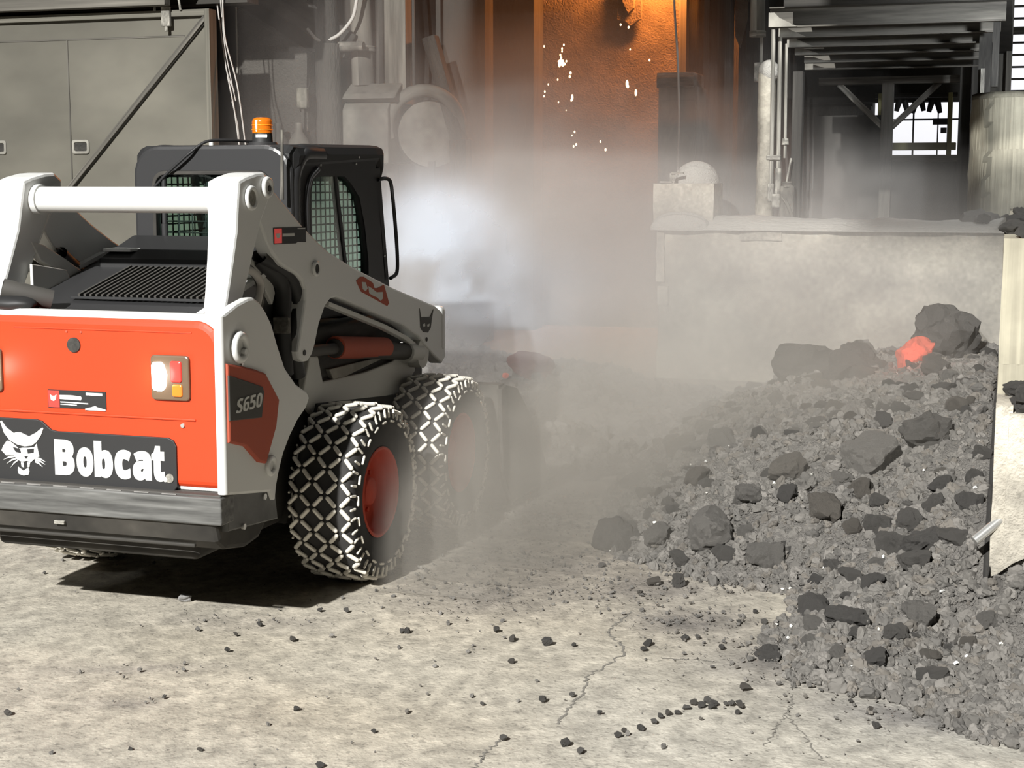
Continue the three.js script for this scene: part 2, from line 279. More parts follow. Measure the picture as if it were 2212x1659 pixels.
    const upPts = [[-0.922, 1.928], [-0.860, 1.945], [-0.765, 1.961], [-0.690, 1.965], [-0.635, 1.935], [-0.635, 1.86], [-0.727, 1.752], [-0.751, 1.709], [-0.848, 1.534], [-0.978, 1.312], [-1.100, 1.312], [-1.087, 1.36], [-1.051, 1.454], [-0.996, 1.606], [-0.958, 1.720], [-0.939, 1.855]];
    const arm = put('lift_arm', merged([polyX(armPts, ...sx(0.52, 0.60), 0.010), taper(polyX(upPts, ...sx(0.455, 0.606), 0.014))]), M.white, L);
    put('pivot_pin', new THREE.TorusGeometry(0.043, 0.011, 8, 24).rotateY(Math.PI / 2).translate(s * 0.613, 1.856, 0.827), M.white, arm);
    put('pin_face', discX(s * 0.592, s * 0.616, 1.856, -0.827, 0.040), M.steelPale, arm);
    put('pivot_pin', merged([new THREE.TorusGeometry(0.036, 0.012, 8, 24).rotateY(Math.PI / 2).translate(s * 0.614, 1.90, 0.682), discX(s * 0.592, s * 0.617, 1.90, -0.682, 0.03)]), M.white, arm);
    put('pin_hole', discX(s * 0.61, s * 0.621, 1.895, -0.67, 0.013), M.blackDusty, arm);
    put('pivot_pin', new THREE.TorusGeometry(0.029, 0.009, 8, 22).rotateY(Math.PI / 2).translate(s * 0.608, 1.521, 0.192), M.white, arm);
    put('pin_face', discX(s * 0.592, s * 0.613, 1.521, -0.189, 0.021), M.steelDark, arm);
    put('pin_hole', discX(s * 0.595, s * 0.604, 1.138, -0.320, 0.013), M.black, arm);
    put('pin_hole', discX(s * 0.595, s * 0.604, 1.047, 1.233, 0.012), M.steelDark, arm);
    put('weld_rib', polyX([[-0.003, 1.352], [0.694, 1.178], [0.985, 1.092], [1.121, 1.036], [1.09, 1.02], [0.951, 1.075], [0.681, 1.155], [-0.014, 1.332]], ...sx(0.545, 0.585), 0.004), M.whiteDusty, arm);
    if (s > 0) {
      put('warning_label', polyX([[-0.609, 1.723], [-0.283, 1.718], [-0.286, 1.648], [-0.37, 1.652], [-0.39, 1.646], [-0.608, 1.650]], 0.598, 0.6025, 0), M.black, arm).userData.label = 'black and red warning label';
      put('label_block', polyX([[-0.603, 1.719], [-0.53, 1.718], [-0.531, 1.653], [-0.603, 1.654]], 0.602, 0.6035, 0), M.redLens, arm);
      put('label_print', merged([polyX([[-0.522, 1.695], [-0.405, 1.693], [-0.405, 1.680], [-0.522, 1.682]], 0.602, 0.6038, 0), polyX([[-0.37, 1.715], [-0.293, 1.713], [-0.293, 1.708], [-0.37, 1.710]], 0.602, 0.6038, 0), polyX([[-0.59, 1.697], [-0.545, 1.697], [-0.55, 1.686], [-0.56, 1.676], [-0.58, 1.676]], 0.603, 0.6042, 0)]), M.whiteDusty, arm);
      put('series_badge', polyX([[0.278, 1.434], [0.330, 1.451], [0.370, 1.449], [0.487, 1.411], [0.504, 1.384], [0.545, 1.38], [0.632, 1.392], [0.697, 1.291], [0.672, 1.278], [0.339, 1.376]], 0.598, 0.6025, 0), M.orangeDusty, arm);
      put('badge_print', merged([polyX([[0.345, 1.425], [0.39, 1.42], [0.415, 1.388], [0.39, 1.375], [0.355, 1.388]], 0.602, 0.604, 0), polyX([[0.425, 1.398], [0.47, 1.384], [0.53, 1.360], [0.61, 1.356], [0.61, 1.322], [0.58, 1.312], [0.54, 1.332], [0.48, 1.347], [0.435, 1.362]], 0.602, 0.604, 0)]), M.whiteDusty, arm);
      put('head_emblem', polyX([[1.132, 1.230], [1.151, 1.180], [1.286, 1.168], [1.344, 1.208], [1.315, 1.150], [1.299, 1.107], [1.255, 1.083], [1.185, 1.092], [1.143, 1.123]], 0.598, 0.6025, 0), M.blackDusty, arm);
      for (const q of [[[1.175, 1.137], [1.205, 1.14], [1.21, 1.124], [1.185, 1.12]], [[1.24, 1.13], [1.28, 1.132], [1.27, 1.117], [1.245, 1.115]]]) put('emblem_mark', polyX(q, 0.602, 0.6038, 0), M.whiteDusty, arm);
    }
    put('end_cap', merged([box(...sx(0.44, 0.604), 0.95, 1.215, 1.46, 1.545, 0.03)]), M.white, arm);
    // lift cylinder with its orange guard
    const cylX = s * 0.55;
    const cyl = put('lift_cylinder', merged([rod(V(cylX, 1.136, -0.32), V(cylX, 1.105, 0.2), 0.028), rod(V(cylX, 1.11, 0.12), V(cylX, 0.985, 1.15), 0.047)]), M.blackDusty, L);
    put('cylinder_guard', rod(V(cylX, 1.114, 0.13), V(cylX, 1.049, 0.745), 0.056, 0.056, 22), M.orangeDusty, cyl);
    put('cylinder_head', merged([discX(s * 0.51, s * 0.595, 0.975, 1.20, 0.085), rod(V(cylX, 0.995, 1.03), V(cylX, 0.975, 1.2), 0.06)]), M.whiteDusty, cyl);
    // hoses between plate and arm
    put('hose', pipe([V(s * 0.54, 1.60, -0.62), V(s * 0.55, 1.505, -0.38), V(s * 0.55, 1.37, -0.27), V(s * 0.55, 1.2, -0.34), V(s * 0.54, 1.02, -0.26)], 0.034), M.black, L);
    put('hose', pipe([V(s * 0.51, 1.59, -0.60), V(s * 0.53, 1.46, -0.40), V(s * 0.53, 1.27, -0.40), V(s * 0.53, 1.04, -0.38)], 0.040), M.black, L);
    put('hose', pipe([V(s * 0.56, 1.56, -0.90), V(s * 0.57, 1.54, -0.76), V(s * 0.57, 1.48, -0.68), V(s * 0.56, 1.38, -0.70)], 0.017), M.cable, L);
    put('hose', pipe([V(s * 0.54, 1.58, -0.90), V(s * 0.55, 1.55, -0.74), V(s * 0.55, 1.46, -0.64), V(s * 0.54, 1.35, -0.65)], 0.017), M.steelDusty, L);
    put('control_link', polyX([[-0.86, 1.66], [-0.76, 1.64], [-0.60, 1.57], [-0.46, 1.50], [-0.42, 1.42], [-0.45, 1.37], [-0.51, 1.43], [-0.63, 1.50], [-0.79, 1.57]], ...sx(0.475, 0.51), 0.006), M.whiteDusty, L);
    put('hose_clip', box(...sx(0.52, 0.60), 1.24, 1.315, -0.475, -0.45, 0.006), M.steelDusty, L);
    put('guard_plate', polyX([[-0.88, 1.56], [-0.62, 1.52], [-0.54, 1.40], [-0.58, 1.2], [-0.88, 1.2]], ...sx(0.46, 0.475), 0.004), M.whiteDusty, L);
  }
  put('cross_tube', merged([rod(V(-0.47, 1.846, -0.827), V(0.47, 1.846, -0.827), 0.057, 0.057, 32), rod(V(-0.47, 1.846, -0.827), V(-0.43, 1.846, -0.827), 0.067, 0.067, 28), rod(V(0.43, 1.846, -0.827), V(0.47, 1.846, -0.827), 0.067, 0.067, 28)]), M.white, L);

  // tailgate
    const gatePts = [];
  const r = 0.125;
  for (let i = 0; i <= 8; i++) { const t = i / 8 * Math.PI / 2; gatePts.push([0.688 - r + r * Math.cos(t), 1.372 - r + r * Math.sin(t)]); }
  for (let i = 0; i <= 8; i++) { const t = Math.PI / 2 + i / 8 * Math.PI / 2; gatePts.push([-0.688 + r + r * Math.cos(t), 1.372 - r + r * Math.sin(t)]); }
  gatePts.push([-0.688, 0.668], [0.688, 0.668]);
  const gateGeo = new THREE.ExtrudeGeometry(outline(gatePts), { depth: 0.1, bevelEnabled: true, bevelThickness: 0.035, bevelSize: 0.035, bevelOffset: -0.035, bevelSegments: 4, curveSegments: 6 }).translate(0, 0, 1.115);
  const gate = put('tailgate', gateGeo, M.orange, L);
  put('surround', polyZ([[-0.705, 1.392], [0.705, 1.392], [0.705, 1.30], [0.705, 0.66], [-0.705, 0.66]], -1.235, -1.19, 0.008), M.white, L);
  put('ridge', merged([box(-0.60, 0.56, 0.952, 0.962, -1.2555, -1.245, 0.004), box(-0.30, 0.55, 1.352 - 0.04, 1.36 - 0.04, -1.2535, -1.245, 0.003)]), M.orange, gate);
  put('lock', rod(V(-0.006, 1.249, -1.245), V(-0.006, 1.249, -1.2565), 0.031, 0.031, 28), M.lampHousing, gate).material = M.steelDark;
  for (const x of [-0.04, 0.03]) put('rivet', rod(V(x, 1.304, -1.24), V(x, 1.304, -1.2535), 0.005, 0.005, 8), M.orangeDusty, gate);
  put('bolt', rod(V(0.499, 0.933, -1.24), V(0.499, 0.933, -1.257), 0.011, 0.009, 8), M.chrome, gate);
  const panelPts = [[-0.455, 0.655], [0.45, 0.655], [0.468, 0.675], [0.468, 0.845], [0.455, 0.868], [0.43, 0.879], [-0.10, 0.879], [-0.13, 0.884], [-0.155, 0.903], [-0.175, 0.919], [-0.20, 0.925], [-0.44, 0.925], [-0.462, 0.905], [-0.462, 0.67]];
  put('name_panel', polyZ(panelPts, -1.2585, -1.24, 0.003), M.black, gate);
  // lettering, one mesh per letter, condensed
  const word = [['B', -0.116, 0.098, 0.153], ['o', -0.008, 0.082, 0.125], ['b', 0.078, 0.090, 0.156], ['c', 0.176, 0.080, 0.125], ['a', 0.262, 0.090, 0.125], ['t', 0.352, 0.062, 0.150], ['.', 0.404, 0.022, 0.022]];
  for (const [ch, x, w, h] of word) {
    const g = new TextGeometry(ch, { font, size: 0.15, depth: 0.004, curveSegments: 6, bevelEnabled: true, bevelThickness: 0.002, bevelSize: 0.0085, bevelSegments: 1 });
    g.computeBoundingBox();
    const b = g.boundingBox, m = new THREE.Matrix4().makeScale(w / (b.max.x - b.min.x), h / (b.max.y - b.min.y), 1);
    g.translate(-b.min.x, -b.min.y, 0).applyMatrix4(m).translate(x, 0.693, 1.2575);
    put('letter', g, M.white, gate);
  }
  put('registered_mark', rod(V(0.435, 0.710, -1.255), V(0.435, 0.710, -1.2625), 0.019, 0.019, 20), M.steelPale, gate);
  // wildcat head emblem
  const em = (list, d = 0.004) => polyZ(list, -1.2585 - d, -1.2575, 0.001);
  put('head_emblem', merged([
    em([[-0.381, 0.908], [-0.374, 0.912], [-0.352, 0.884], [-0.316, 0.861], [-0.30, 0.866], [-0.279, 0.865], [-0.24, 0.851], [-0.205, 0.868], [-0.172, 0.892], [-0.166, 0.888], [-0.178, 0.86], [-0.203, 0.828], [-0.226, 0.812], [-0.262, 0.806], [-0.30, 0.812], [-0.338, 0.83], [-0.364, 0.86]]),
    em([[-0.352, 0.826], [-0.338, 0.826], [-0.31, 0.808], [-0.295, 0.795], [-0.275, 0.80], [-0.25, 0.801], [-0.215, 0.806], [-0.203, 0.822], [-0.196, 0.79], [-0.191, 0.766], [-0.212, 0.757], [-0.236, 0.738], [-0.256, 0.744], [-0.279, 0.738], [-0.305, 0.748], [-0.318, 0.765], [-0.358, 0.762], [-0.381, 0.783], [-0.371, 0.803]]),
    em([[-0.300, 0.716], [-0.275, 0.70], [-0.249, 0.716], [-0.244, 0.697], [-0.25, 0.683], [-0.274, 0.679], [-0.298, 0.685], [-0.303, 0.70]]),
    em([[-0.285, 0.736], [-0.272, 0.736], [-0.270, 0.714], [-0.283, 0.718]]), em([[-0.252, 0.738], [-0.238, 0.738], [-0.243, 0.718], [-0.252, 0.716]]),
    ...[[-0.31, 0.76, -0.375, 0.742], [-0.305, 0.752, -0.36, 0.724], [-0.30, 0.744, -0.34, 0.708], [-0.215, 0.758, -0.163, 0.745], [-0.213, 0.75, -0.165, 0.733], [-0.213, 0.742, -0.178, 0.722]].map(([a, b, c, d]) => em([[a, b + 0.004], [(a + c) / 2, (b + d) / 2 + 0.009], [c, d], [(a + c) / 2, (b + d) / 2 + 0.001], [a, b - 0.003]])),
  ]), M.white, gate).userData.label = 'white wildcat head emblem';
  put('emblem_eyes', merged([em([[-0.322, 0.802], [-0.285, 0.794], [-0.281, 0.776], [-0.308, 0.780]], 0.0052), em([[-0.250, 0.795], [-0.215, 0.80], [-0.218, 0.78], [-0.248, 0.776]], 0.0052), em([[-0.268, 0.765], [-0.246, 0.765], [-0.257, 0.752]], 0.0052)]), M.black, gate);
  // warning label
  put('warning_label', polyZ([[-0.142, 1.056], [0.14, 1.056], [0.14, 0.983], [0.07, 0.983], [-0.142, 0.979]], -1.2545, -1.24, 0), M.black, gate).userData.label = 'black and red warning label';
  put('label_block', polyZ([[-0.139, 1.053], [-0.085, 1.053], [-0.085, 0.982], [-0.139, 0.982]], -1.2558, -1.25, 0), M.redLens, gate);
  put('label_print', merged([
    polyZ([[-0.083, 1.035], [-0.03, 1.036], [0.02, 1.033], [0.025, 1.026], [0.02, 1.016], [-0.083, 1.018]], -1.2562, -1.25, 0), polyZ([[0.045, 1.050], [0.125, 1.050], [0.125, 1.039], [0.045, 1.039]], -1.2562, -1.25, 0),
    polyZ([[-0.08, 1.008], [0.055, 1.006], [0.055, 1.001], [-0.08, 1.003]], -1.2562, -1.25, 0), polyZ([[-0.08, 0.998], [0.0, 0.997], [0.0, 0.993], [-0.08, 0.994]], -1.2562, -1.25, 0),
    polyZ([[0.04, 0.983], [0.07, 0.99], [0.088, 0.996], [0.10, 0.99], [0.138, 0.983], [0.138, 0.976], [0.04, 0.976]], -1.2562, -1.25, 0),
    polyZ([[-0.131, 1.037], [-0.12, 1.03], [-0.108, 1.03], [-0.098, 1.037], [-0.102, 1.016], [-0.112, 1.008], [-0.126, 1.012]], -1.2564, -1.25, 0),
  ]), M.white, gate);
  // tail lights
  for (const s of [1, -1]) {
    const x = (a) => s * a, R = (x0, x1, y0, y1, r2) => roundedRect(Math.min(x(x0), x(x1)), Math.max(x(x0), x(x1)), y0, y1, r2);
    const lamp = put('tail_light', polyZ(R(0.362, 0.540, 1.036, 1.222, 0.018), -1.264, -1.235, 0.006), M.lampHousing, L);
    const lens = [[0.370, 1.180], [0.378, 1.192], [0.415, 1.194], [0.428, 1.182], [0.440, 1.145], [0.436, 1.10], [0.428, 1.082], [0.412, 1.072], [0.382, 1.074], [0.371, 1.086]].map(([a, b]) => [x(a), b]);
    put('white_lamp', polyZ(s > 0 ? lens : lens.reverse(), -1.276, -1.25, 0.008), M.lampOn, lamp);
    put('red_lamp', polyZ(R(0.456, 0.508, 1.112, 1.20, 0.01), -1.272, -1.25, 0.006), M.redLens, lamp);
    put('amber_lamp', polyZ(R(0.462, 0.510, 1.052, 1.104, 0.01), -1.271, -1.25, 0.006), M.amberLens, lamp);
    const pl = new THREE.PointLight(new THREE.Color(1, 0.96, 0.88), 0.04); pl.name = 'tail_light_glow'; pl.position.set(x(0.40), 1.135, 1.33); pl.shadow.radius = 2; shadowed(pl, 10);
  }
  // bumper and belly
  const bump = put('bumper', merged([box(-0.71, 0.70, 0.537, 0.652, -1.315, -1.20, 0.008), polyX([[-1.25, 0.655], [-0.83, 0.635], [-0.80, 0.46], [-1.25, 0.5]], 0.60, 0.694, 0.008), polyX([[-1.25, 0.655], [-0.83, 0.635], [-0.80, 0.46], [-1.25, 0.5]], -0.694, -0.60, 0.008)]), M.bumper, L);
  put('bumper_step', merged([box(-0.69, 0.69, 0.640, 0.660, -1.30, -0.95, 0.006), box(0.56, 0.675, 0.655, 0.672, -1.15, -0.92, 0.006)]), M.blackDusty, bump);
  put('lip', merged(Array.from({ length: 9 }, (_, i) => box(-0.62 + i * 0.13, -0.55 + i * 0.13, 0.651, 0.656, -1.305, -1.285, 0.002))), M.bumperLip, bump);
  for (const [y, f, q] of [[0.60, -0.86, 0.016], [0.585, -0.93, 0.014], [0.495, -1.12, 0.013]]) put('bolt', discX(0.69, 0.702, y, f, q, 10), M.chrome, bump);
  put('belly', polyX([[-1.30, 0.54], [-1.275, 0.46], [-1.21, 0.415], [-1.04, 0.385], [-0.92, 0.40], [-0.85, 0.455], [-0.80, 0.54]], -0.665, 0.665, 0.02), M.chassis, L);
  put('skid_rail', box(-0.5, 0.55, 0.428, 0.444, -1.272, -1.255, 0.006), M.chassis, L);
  put('tow_eye', box(-0.105, -0.055, 0.488, 0.504, -1.302, -1.285, 0.004), M.steelPale, L);
  // engine cover with its grille
  const slope = (f) => 1.567 + 0.243 * (f + 0.288);
  const hood = put('engine_cover', merged([polyX([[-1.23, slope(-1.23) - 0.012], [-0.12, slope(-0.12) - 0.012], [-0.12, 1.3], [-1.2, 1.27]], -0.49, 0.49, 0.012)]), M.blackGloss, L);
  put('cover_lip', polyX([[-0.42, slope(-0.42) + 0.03], [-0.12, slope(-0.12) + 0.055], [-0.12, slope(-0.12) - 0.03], [-0.42, slope(-0.42) - 0.03]], -0.42, 0.44, 0.014), M.black, hood);
  for (let i = 0; i < 22; i++) { const x = -0.21 + i * 0.0295; put('grille_slat', beam(V(x, slope(-0.90) + 0.006, -0.90), V(x, slope(-0.47) + 0.006, -0.47), 0.011, 0.018), M.blackDusty, hood); }
  for (const f of [-0.91, -0.45]) put('grille_frame', beam(V(-0.24, slope(f) + 0.003, f), V(0.45, slope(f) + 0.003, f), 0.022, 0.011), M.black, hood);
  put('cover_ridge', beam(V(-0.18, slope(-1.09) + 0.004, -1.09), V(0.44, slope(-1.09) + 0.004, -1.09), 0.03, 0.012), M.blackGloss, hood);
  for (const s of [1, -1]) put('edge_rail', beam(V(s * 0.5, slope(-1.24) + 0.0, -1.24), V(s * 0.5, slope(-0.26) + 0.002, -0.26), 0.035, 0.022), M.white, L);
  put('hinge_plate', merged([box(-0.42, -0.27, slope(-0.3) + 0.03, slope(-0.3) + 0.045, -0.38, -0.24, 0.004)]), M.white, L);
  // exhaust stub, lying over the left of the tailgate
  const exGeo = new THREE.LatheGeometry([[0.033, 0], [0.043, 0], [0.043, 0.12], [0.043, 0.21], [0.034, 0.21], [0.034, 0]].map(([a, b]) => new THREE.Vector2(a, b)), 24);
  exGeo.applyQuaternion(new THREE.Quaternion().setFromUnitVectors(new THREE.Vector3(0, 1, 0), new THREE.Vector3(-0.74, 0.26, 0.60).normalize())).translate(-0.235, 1.418, 1.065);
  const ex = put('exhaust', exGeo, M.blackDusty, L);
  put('exhaust_shield', merged([roughen(new THREE.SphereGeometry(1, 20, 12).scale(0.13, 0.036, 0.07), 0.008, 14).translate(-0.36, 1.41, 1.19), box(-0.44, -0.27, 1.37, 1.395, -1.22, -1.1, 0.01)]), M.black, ex);
  put('quick_coupler', merged([rod(V(-0.6, 1.525, -0.62), V(-0.6, 1.40, -0.58), 0.018), rod(V(-0.56, 1.545, -0.58), V(-0.57, 1.40, -0.56), 0.018), rod(V(-0.57, 1.40, -0.6), V(-0.62, 1.36, -0.9), 0.02)]), M.blackDusty, L);
  put('coupler_cap', merged([rod(V(-0.6, 1.533, -0.66), V(-0.6, 1.533, -0.62), 0.022), rod(V(-0.555, 1.552, -0.62), V(-0.555, 1.552, -0.58), 0.022)]), M.whiteDusty, L);

  // cab
  const cab = group('cab', L);
  const backHole = roundedRect(-0.31, 0.31, 1.50, 1.962, 0.06);
  put('rear_frame', polyZ(roundedRect(-0.43, 0.43, 1.40, 2.098, 0.14, 8), -0.075, -0.02, 0.018, [backHole]), M.blackGloss, cab);
  put('rear_pane', box(-0.32, 0.32, 1.49, 1.97, -0.042, -0.037), M.pane, cab);
  put('rear_seal', polyZ(roundedRect(-0.325, 0.325, 1.485, 1.977, 0.07), -0.083, -0.07, 0.004, [roundedRect(-0.305, 0.305, 1.505, 1.957, 0.055)]), M.chassis, cab);
  const wires = [];
  for (let i = 0; i <= 8; i++) wires.push(rod(V(-0.30 + i * 0.075, 1.5, 0.0), V(-0.30 + i * 0.075, 1.965, 0.0), 0.0042, 0.0042, 5));
  for (let i = 0; i <= 8; i++) wires.push(rod(V(-0.31, 1.51 + i * 0.055, 0.0), V(0.31, 1.51 + i * 0.055, 0.0), 0.0042, 0.0042, 5));
  put('rear_guard', merged(wires), M.black, cab);
  put('rear_bar', merged([box(-0.06, -0.03, 1.5, 1.97, -0.02, 0.0, 0.004), rod(V(-0.25, 1.5, -0.09), V(-0.25, 1.72, -0.095), 0.016), rod(V(-0.25, 1.72, -0.095), V(-0.25, 1.95, -0.09), 0.012)]), M.blackGloss, cab);
  const sideHole = [[0.115, 1.87], [0.15, 1.945], [0.22, 1.962], [0.53, 1.962], [0.62, 1.92], [0.72, 1.85], [0.785, 1.70], [0.83, 1.50], [0.83, 1.42], [0.11, 1.42]];
  for (const s of [1, -1]) {
    const sx = (a, b) => (s > 0 ? [a, b] : [-b, -a]);
    put('side_frame', polyX([[-0.05, 1.25], [-0.05, 1.90], [0.0, 2.03], [0.10, 2.06], [0.93, 2.06], [0.955, 1.95], [1.06, 1.42], [1.04, 1.22]], ...sx(0.395, 0.435), 0.012, [sideHole]), M.black, cab);
    put('corner_post', pipe([V(s * 0.385, 1.2, -0.015), V(s * 0.385, 1.85, -0.015), V(s * 0.385, 1.97, 0.0), V(s * 0.385, 2.045, 0.09), V(s * 0.385, 2.05, 0.3)], 0.058, 16, 8), M.blackGloss, cab);
    put('frame_tube', pipe([V(s * 0.437, 1.45, 0.085), V(s * 0.437, 1.80, 0.06), V(s * 0.437, 1.93, 0.10), V(s * 0.437, 1.985, 0.20)], 0.016), M.blackGloss, cab);
    put('side_pane', box(...sx(0.405, 0.409), 1.42, 1.97, 0.10, 0.84), M.pane, cab);
    const w = [];
    for (let i = 0; i <= 13; i++) w.push(rod(V(s * 0.39, 1.42, 0.11 + i * 0.055), V(s * 0.39, 1.965, 0.11 + i * 0.055 - 0.0), 0.004, 0.004, 5));
    for (let i = 0; i <= 13; i++) w.push(rod(V(s * 0.39, 1.43 + i * 0.040, 0.10), V(s * 0.39, 1.43 + i * 0.040, 0.84), 0.0045, 0.0045, 5));
    put('side_guard', merged(w), M.black, cab);
    put('window_post', beam(V(s * 0.40, 1.40, 0.60), V(s * 0.40, 1.97, 0.46), 0.03, 0.03, new THREE.Vector3(0, 0, 1)), M.black, cab);
    put('front_post', beam(V(s * 0.41, 1.2, 1.10), V(s * 0.41, 2.0, 0.96), 0.05, 0.06, new THREE.Vector3(0, 0, 1)), M.black, cab);
    put('handrail', pipe([V(s * 0.44, 1.935, 0.95), V(s * 0.455, 1.94, 1.03), V(s * 0.46, 1.90, 1.085), V(s * 0.46, 1.6, 1.15), V(s * 0.46, 1.43, 1.155), V(s * 0.45, 1.395, 1.08)], 0.0105, 8), M.black, cab);
    for (const [f, y] of [[0.235, 2.005], [0.665, 2.015], [0.70, 2.05], [0.30, 2.05], [1.03, 1.52]]) put('bolt', discX(s * 0.432, s * 0.441, y, f, 0.006, 8), M.chrome, cab);
  }
  put('roof', merged([polyX([[-0.06, 1.96], [-0.055, 2.06], [-0.01, 2.098], [0.25, 2.108], [0.95, 2.118], [1.05, 2.115], [1.08, 2.08], [1.075, 1.99], [1.03, 1.925], [0.98, 1.95], [0.95, 2.0]], -0.44, 0.44, 0.05)]), M.black, cab);
  put('roof_pad', merged([box(-0.24, 0.32, 2.07, 2.098, 0.02, 0.85, 0.012)]), M.blackDusty, cab);
  put('seat', merged([polyZ(roundedRect(-0.2, 0.24, 1.30, 1.78, 0.1), 0.16, 0.27, 0.03), box(-0.22, 0.26, 1.2, 1.34, 0.2, 0.7, 0.05)]), M.black, cab);
  put('floor_pan', box(-0.4, 0.4, 1.12, 1.22, -0.05, 1.05), M.chassis, cab);
  put('front_pane', box(-0.38, 0.38, 1.3, 1.96, 1.0, 1.004), M.pane, cab);
  put('work_light', merged([box(-0.38, -0.2, 2.0, 2.08, 1.07, 1.10, 0.01), box(0.2, 0.38, 2.0, 2.08, 1.07, 1.10, 0.01)]), M.lampOn, cab);
  for (const s of [1, -1]) {
    const wl = new THREE.SpotLight(new THREE.Color(0.82, 0.90, 1.0), 1.2, 0, 0.75, 0.7, 2); wl.name = 'work_light_beam'; wl.position.set(s * 0.3, 2.03, -1.13); wl.target.position.set(s * 0.7 + 0.2, 0.9, -4.6); wl.shadow.radius = 3; scene.add(wl.target); shadowed(wl, 25);
  }
  put('wiring', pipe([V(-0.40, 1.80, -0.10), V(-0.24, 1.95, -0.102), V(-0.10, 2.06, -0.10), V(-0.03, 2.118, -0.05), V(0.05, 2.125, 0.06), V(0.10, 2.12, 0.2)], 0.007, 6, 10), M.black, cab);
  // beacon and aerial
  const beacon = put('beacon', merged([rod(V(0.14, 2.095, 0.2), V(0.14, 2.118, 0.2), 0.085, 0.07, 24), rod(V(0.14, 2.11, 0.2), V(0.14, 2.165, 0.2), 0.052, 0.048, 24)]), M.black, L);
  put('beacon_lens', new THREE.LatheGeometry([[0.0, 0.078], [0.03, 0.078], [0.046, 0.07], [0.050, 0.055], [0.050, 0.0]].map(([a, b]) => new THREE.Vector2(a, b)), 28).translate(0.14, 2.162, -0.2), M.beaconLens, beacon);
  put('lens_ring', merged([0.018, 0.04].map((h) => new THREE.TorusGeometry(0.0505, 0.0025, 6, 28).rotateX(Math.PI / 2).translate(0.14, 2.162 + h, -0.2))), M.beaconOn, beacon);
  put('beacon_bulb', rod(V(0.133, 2.17, 0.155), V(0.133, 2.225, 0.15), 0.005), M.stripOn, beacon);
  put('glowing_strip', new THREE.CylinderGeometry(0.0545, 0.0545, 0.014, 14, 1, false, -0.15, 1.05).translate(0.14, 2.148, -0.2), M.stripOn, beacon);  // white strip shines by its own emission
  put('aerial', rod(V(0.41, 1.84, -0.135), V(0.41, 2.166, -0.125), 0.009, 0.007, 10), M.steelDusty, L);
  put('roof_fitting', merged([box(-0.06, 0.02, 2.07, 2.10, 0.02, 0.06, 0.005), rod(V(-0.09, 2.07, 0.1), V(-0.09, 2.125, 0.1), 0.012)]), M.whiteDusty, L);

  // bucket
  const bucket = put('bucket', merged([
    polyX([[1.55, 0.74], [1.643, 0.752], [1.844, 0.708], [2.236, 0.419], [2.50, 0.06], [2.42, 0.03], [1.75, 0.03], [1.58, 0.25]], 0.905, 0.94, 0.006),
    polyX([[1.55, 0.74], [1.643, 0.752], [1.844, 0.708], [2.236, 0.419], [2.50, 0.06], [2.42, 0.03], [1.75, 0.03], [1.58, 0.25]], -0.94, -0.905, 0.006),
    box(-0.92, 0.92, 0.02, 0.05, 1.7, 2.5), polyX([[1.55, 0.76], [1.66, 0.76], [1.64, 0.70], [1.62, 0.25], [1.78, 0.05], [1.72, 0.03], [1.57, 0.22]], -0.92, 0.92, 0.004),
  ]), M.chassis, L);
  put('cutting_edge', merged([box(-0.94, 0.94, 0.015, 0.035, 2.46, 2.62)]), M.steelDusty, bucket);
  put('coupler_frame', merged([box(-0.45, -0.3, 0.2, 1.0, 1.2, 1.56, 0.02), box(0.3, 0.45, 0.2, 1.0, 1.2, 1.56, 0.02), rod(V(-0.5, 1.0, 1.28), V(0.5, 1.0, 1.28), 0.045)]), M.chassis, L);

  // wheels with over-tyre chains
  const eye = camera.position.clone();
  const tireGeo = new THREE.LatheGeometry([[0.212, -0.12], [0.235, -0.142], [0.30, -0.158], [0.365, -0.155], [0.398, -0.140], [0.412, -0.11], [0.416, 0], [0.412, 0.11], [0.398, 0.140], [0.365, 0.155], [0.30, 0.158], [0.235, 0.142], [0.212, 0.12]].map(([a, b]) => new THREE.Vector2(a, b)), 56).rotateZ(-Math.PI / 2);
  const rimGeo = new THREE.LatheGeometry([[0.222, 0.135], [0.214, 0.142], [0.204, 0.135], [0.196, 0.09], [0.186, 0.045], [0.12, 0.03], [0.09, 0.05], [0.07, 0.055], [0.065, 0.085], [0.0, 0.09]].map(([a, b]) => new THREE.Vector2(a, b)), 40).rotateZ(-Math.PI / 2);
  const linkGeo = new THREE.CapsuleGeometry(0.0108, 0.047, 2, 7);
  const ringGeo = new THREE.CapsuleGeometry(0.0065, 0.036, 2, 6);
  const STEPS = 44, COLS = 5, R0 = 0.424;
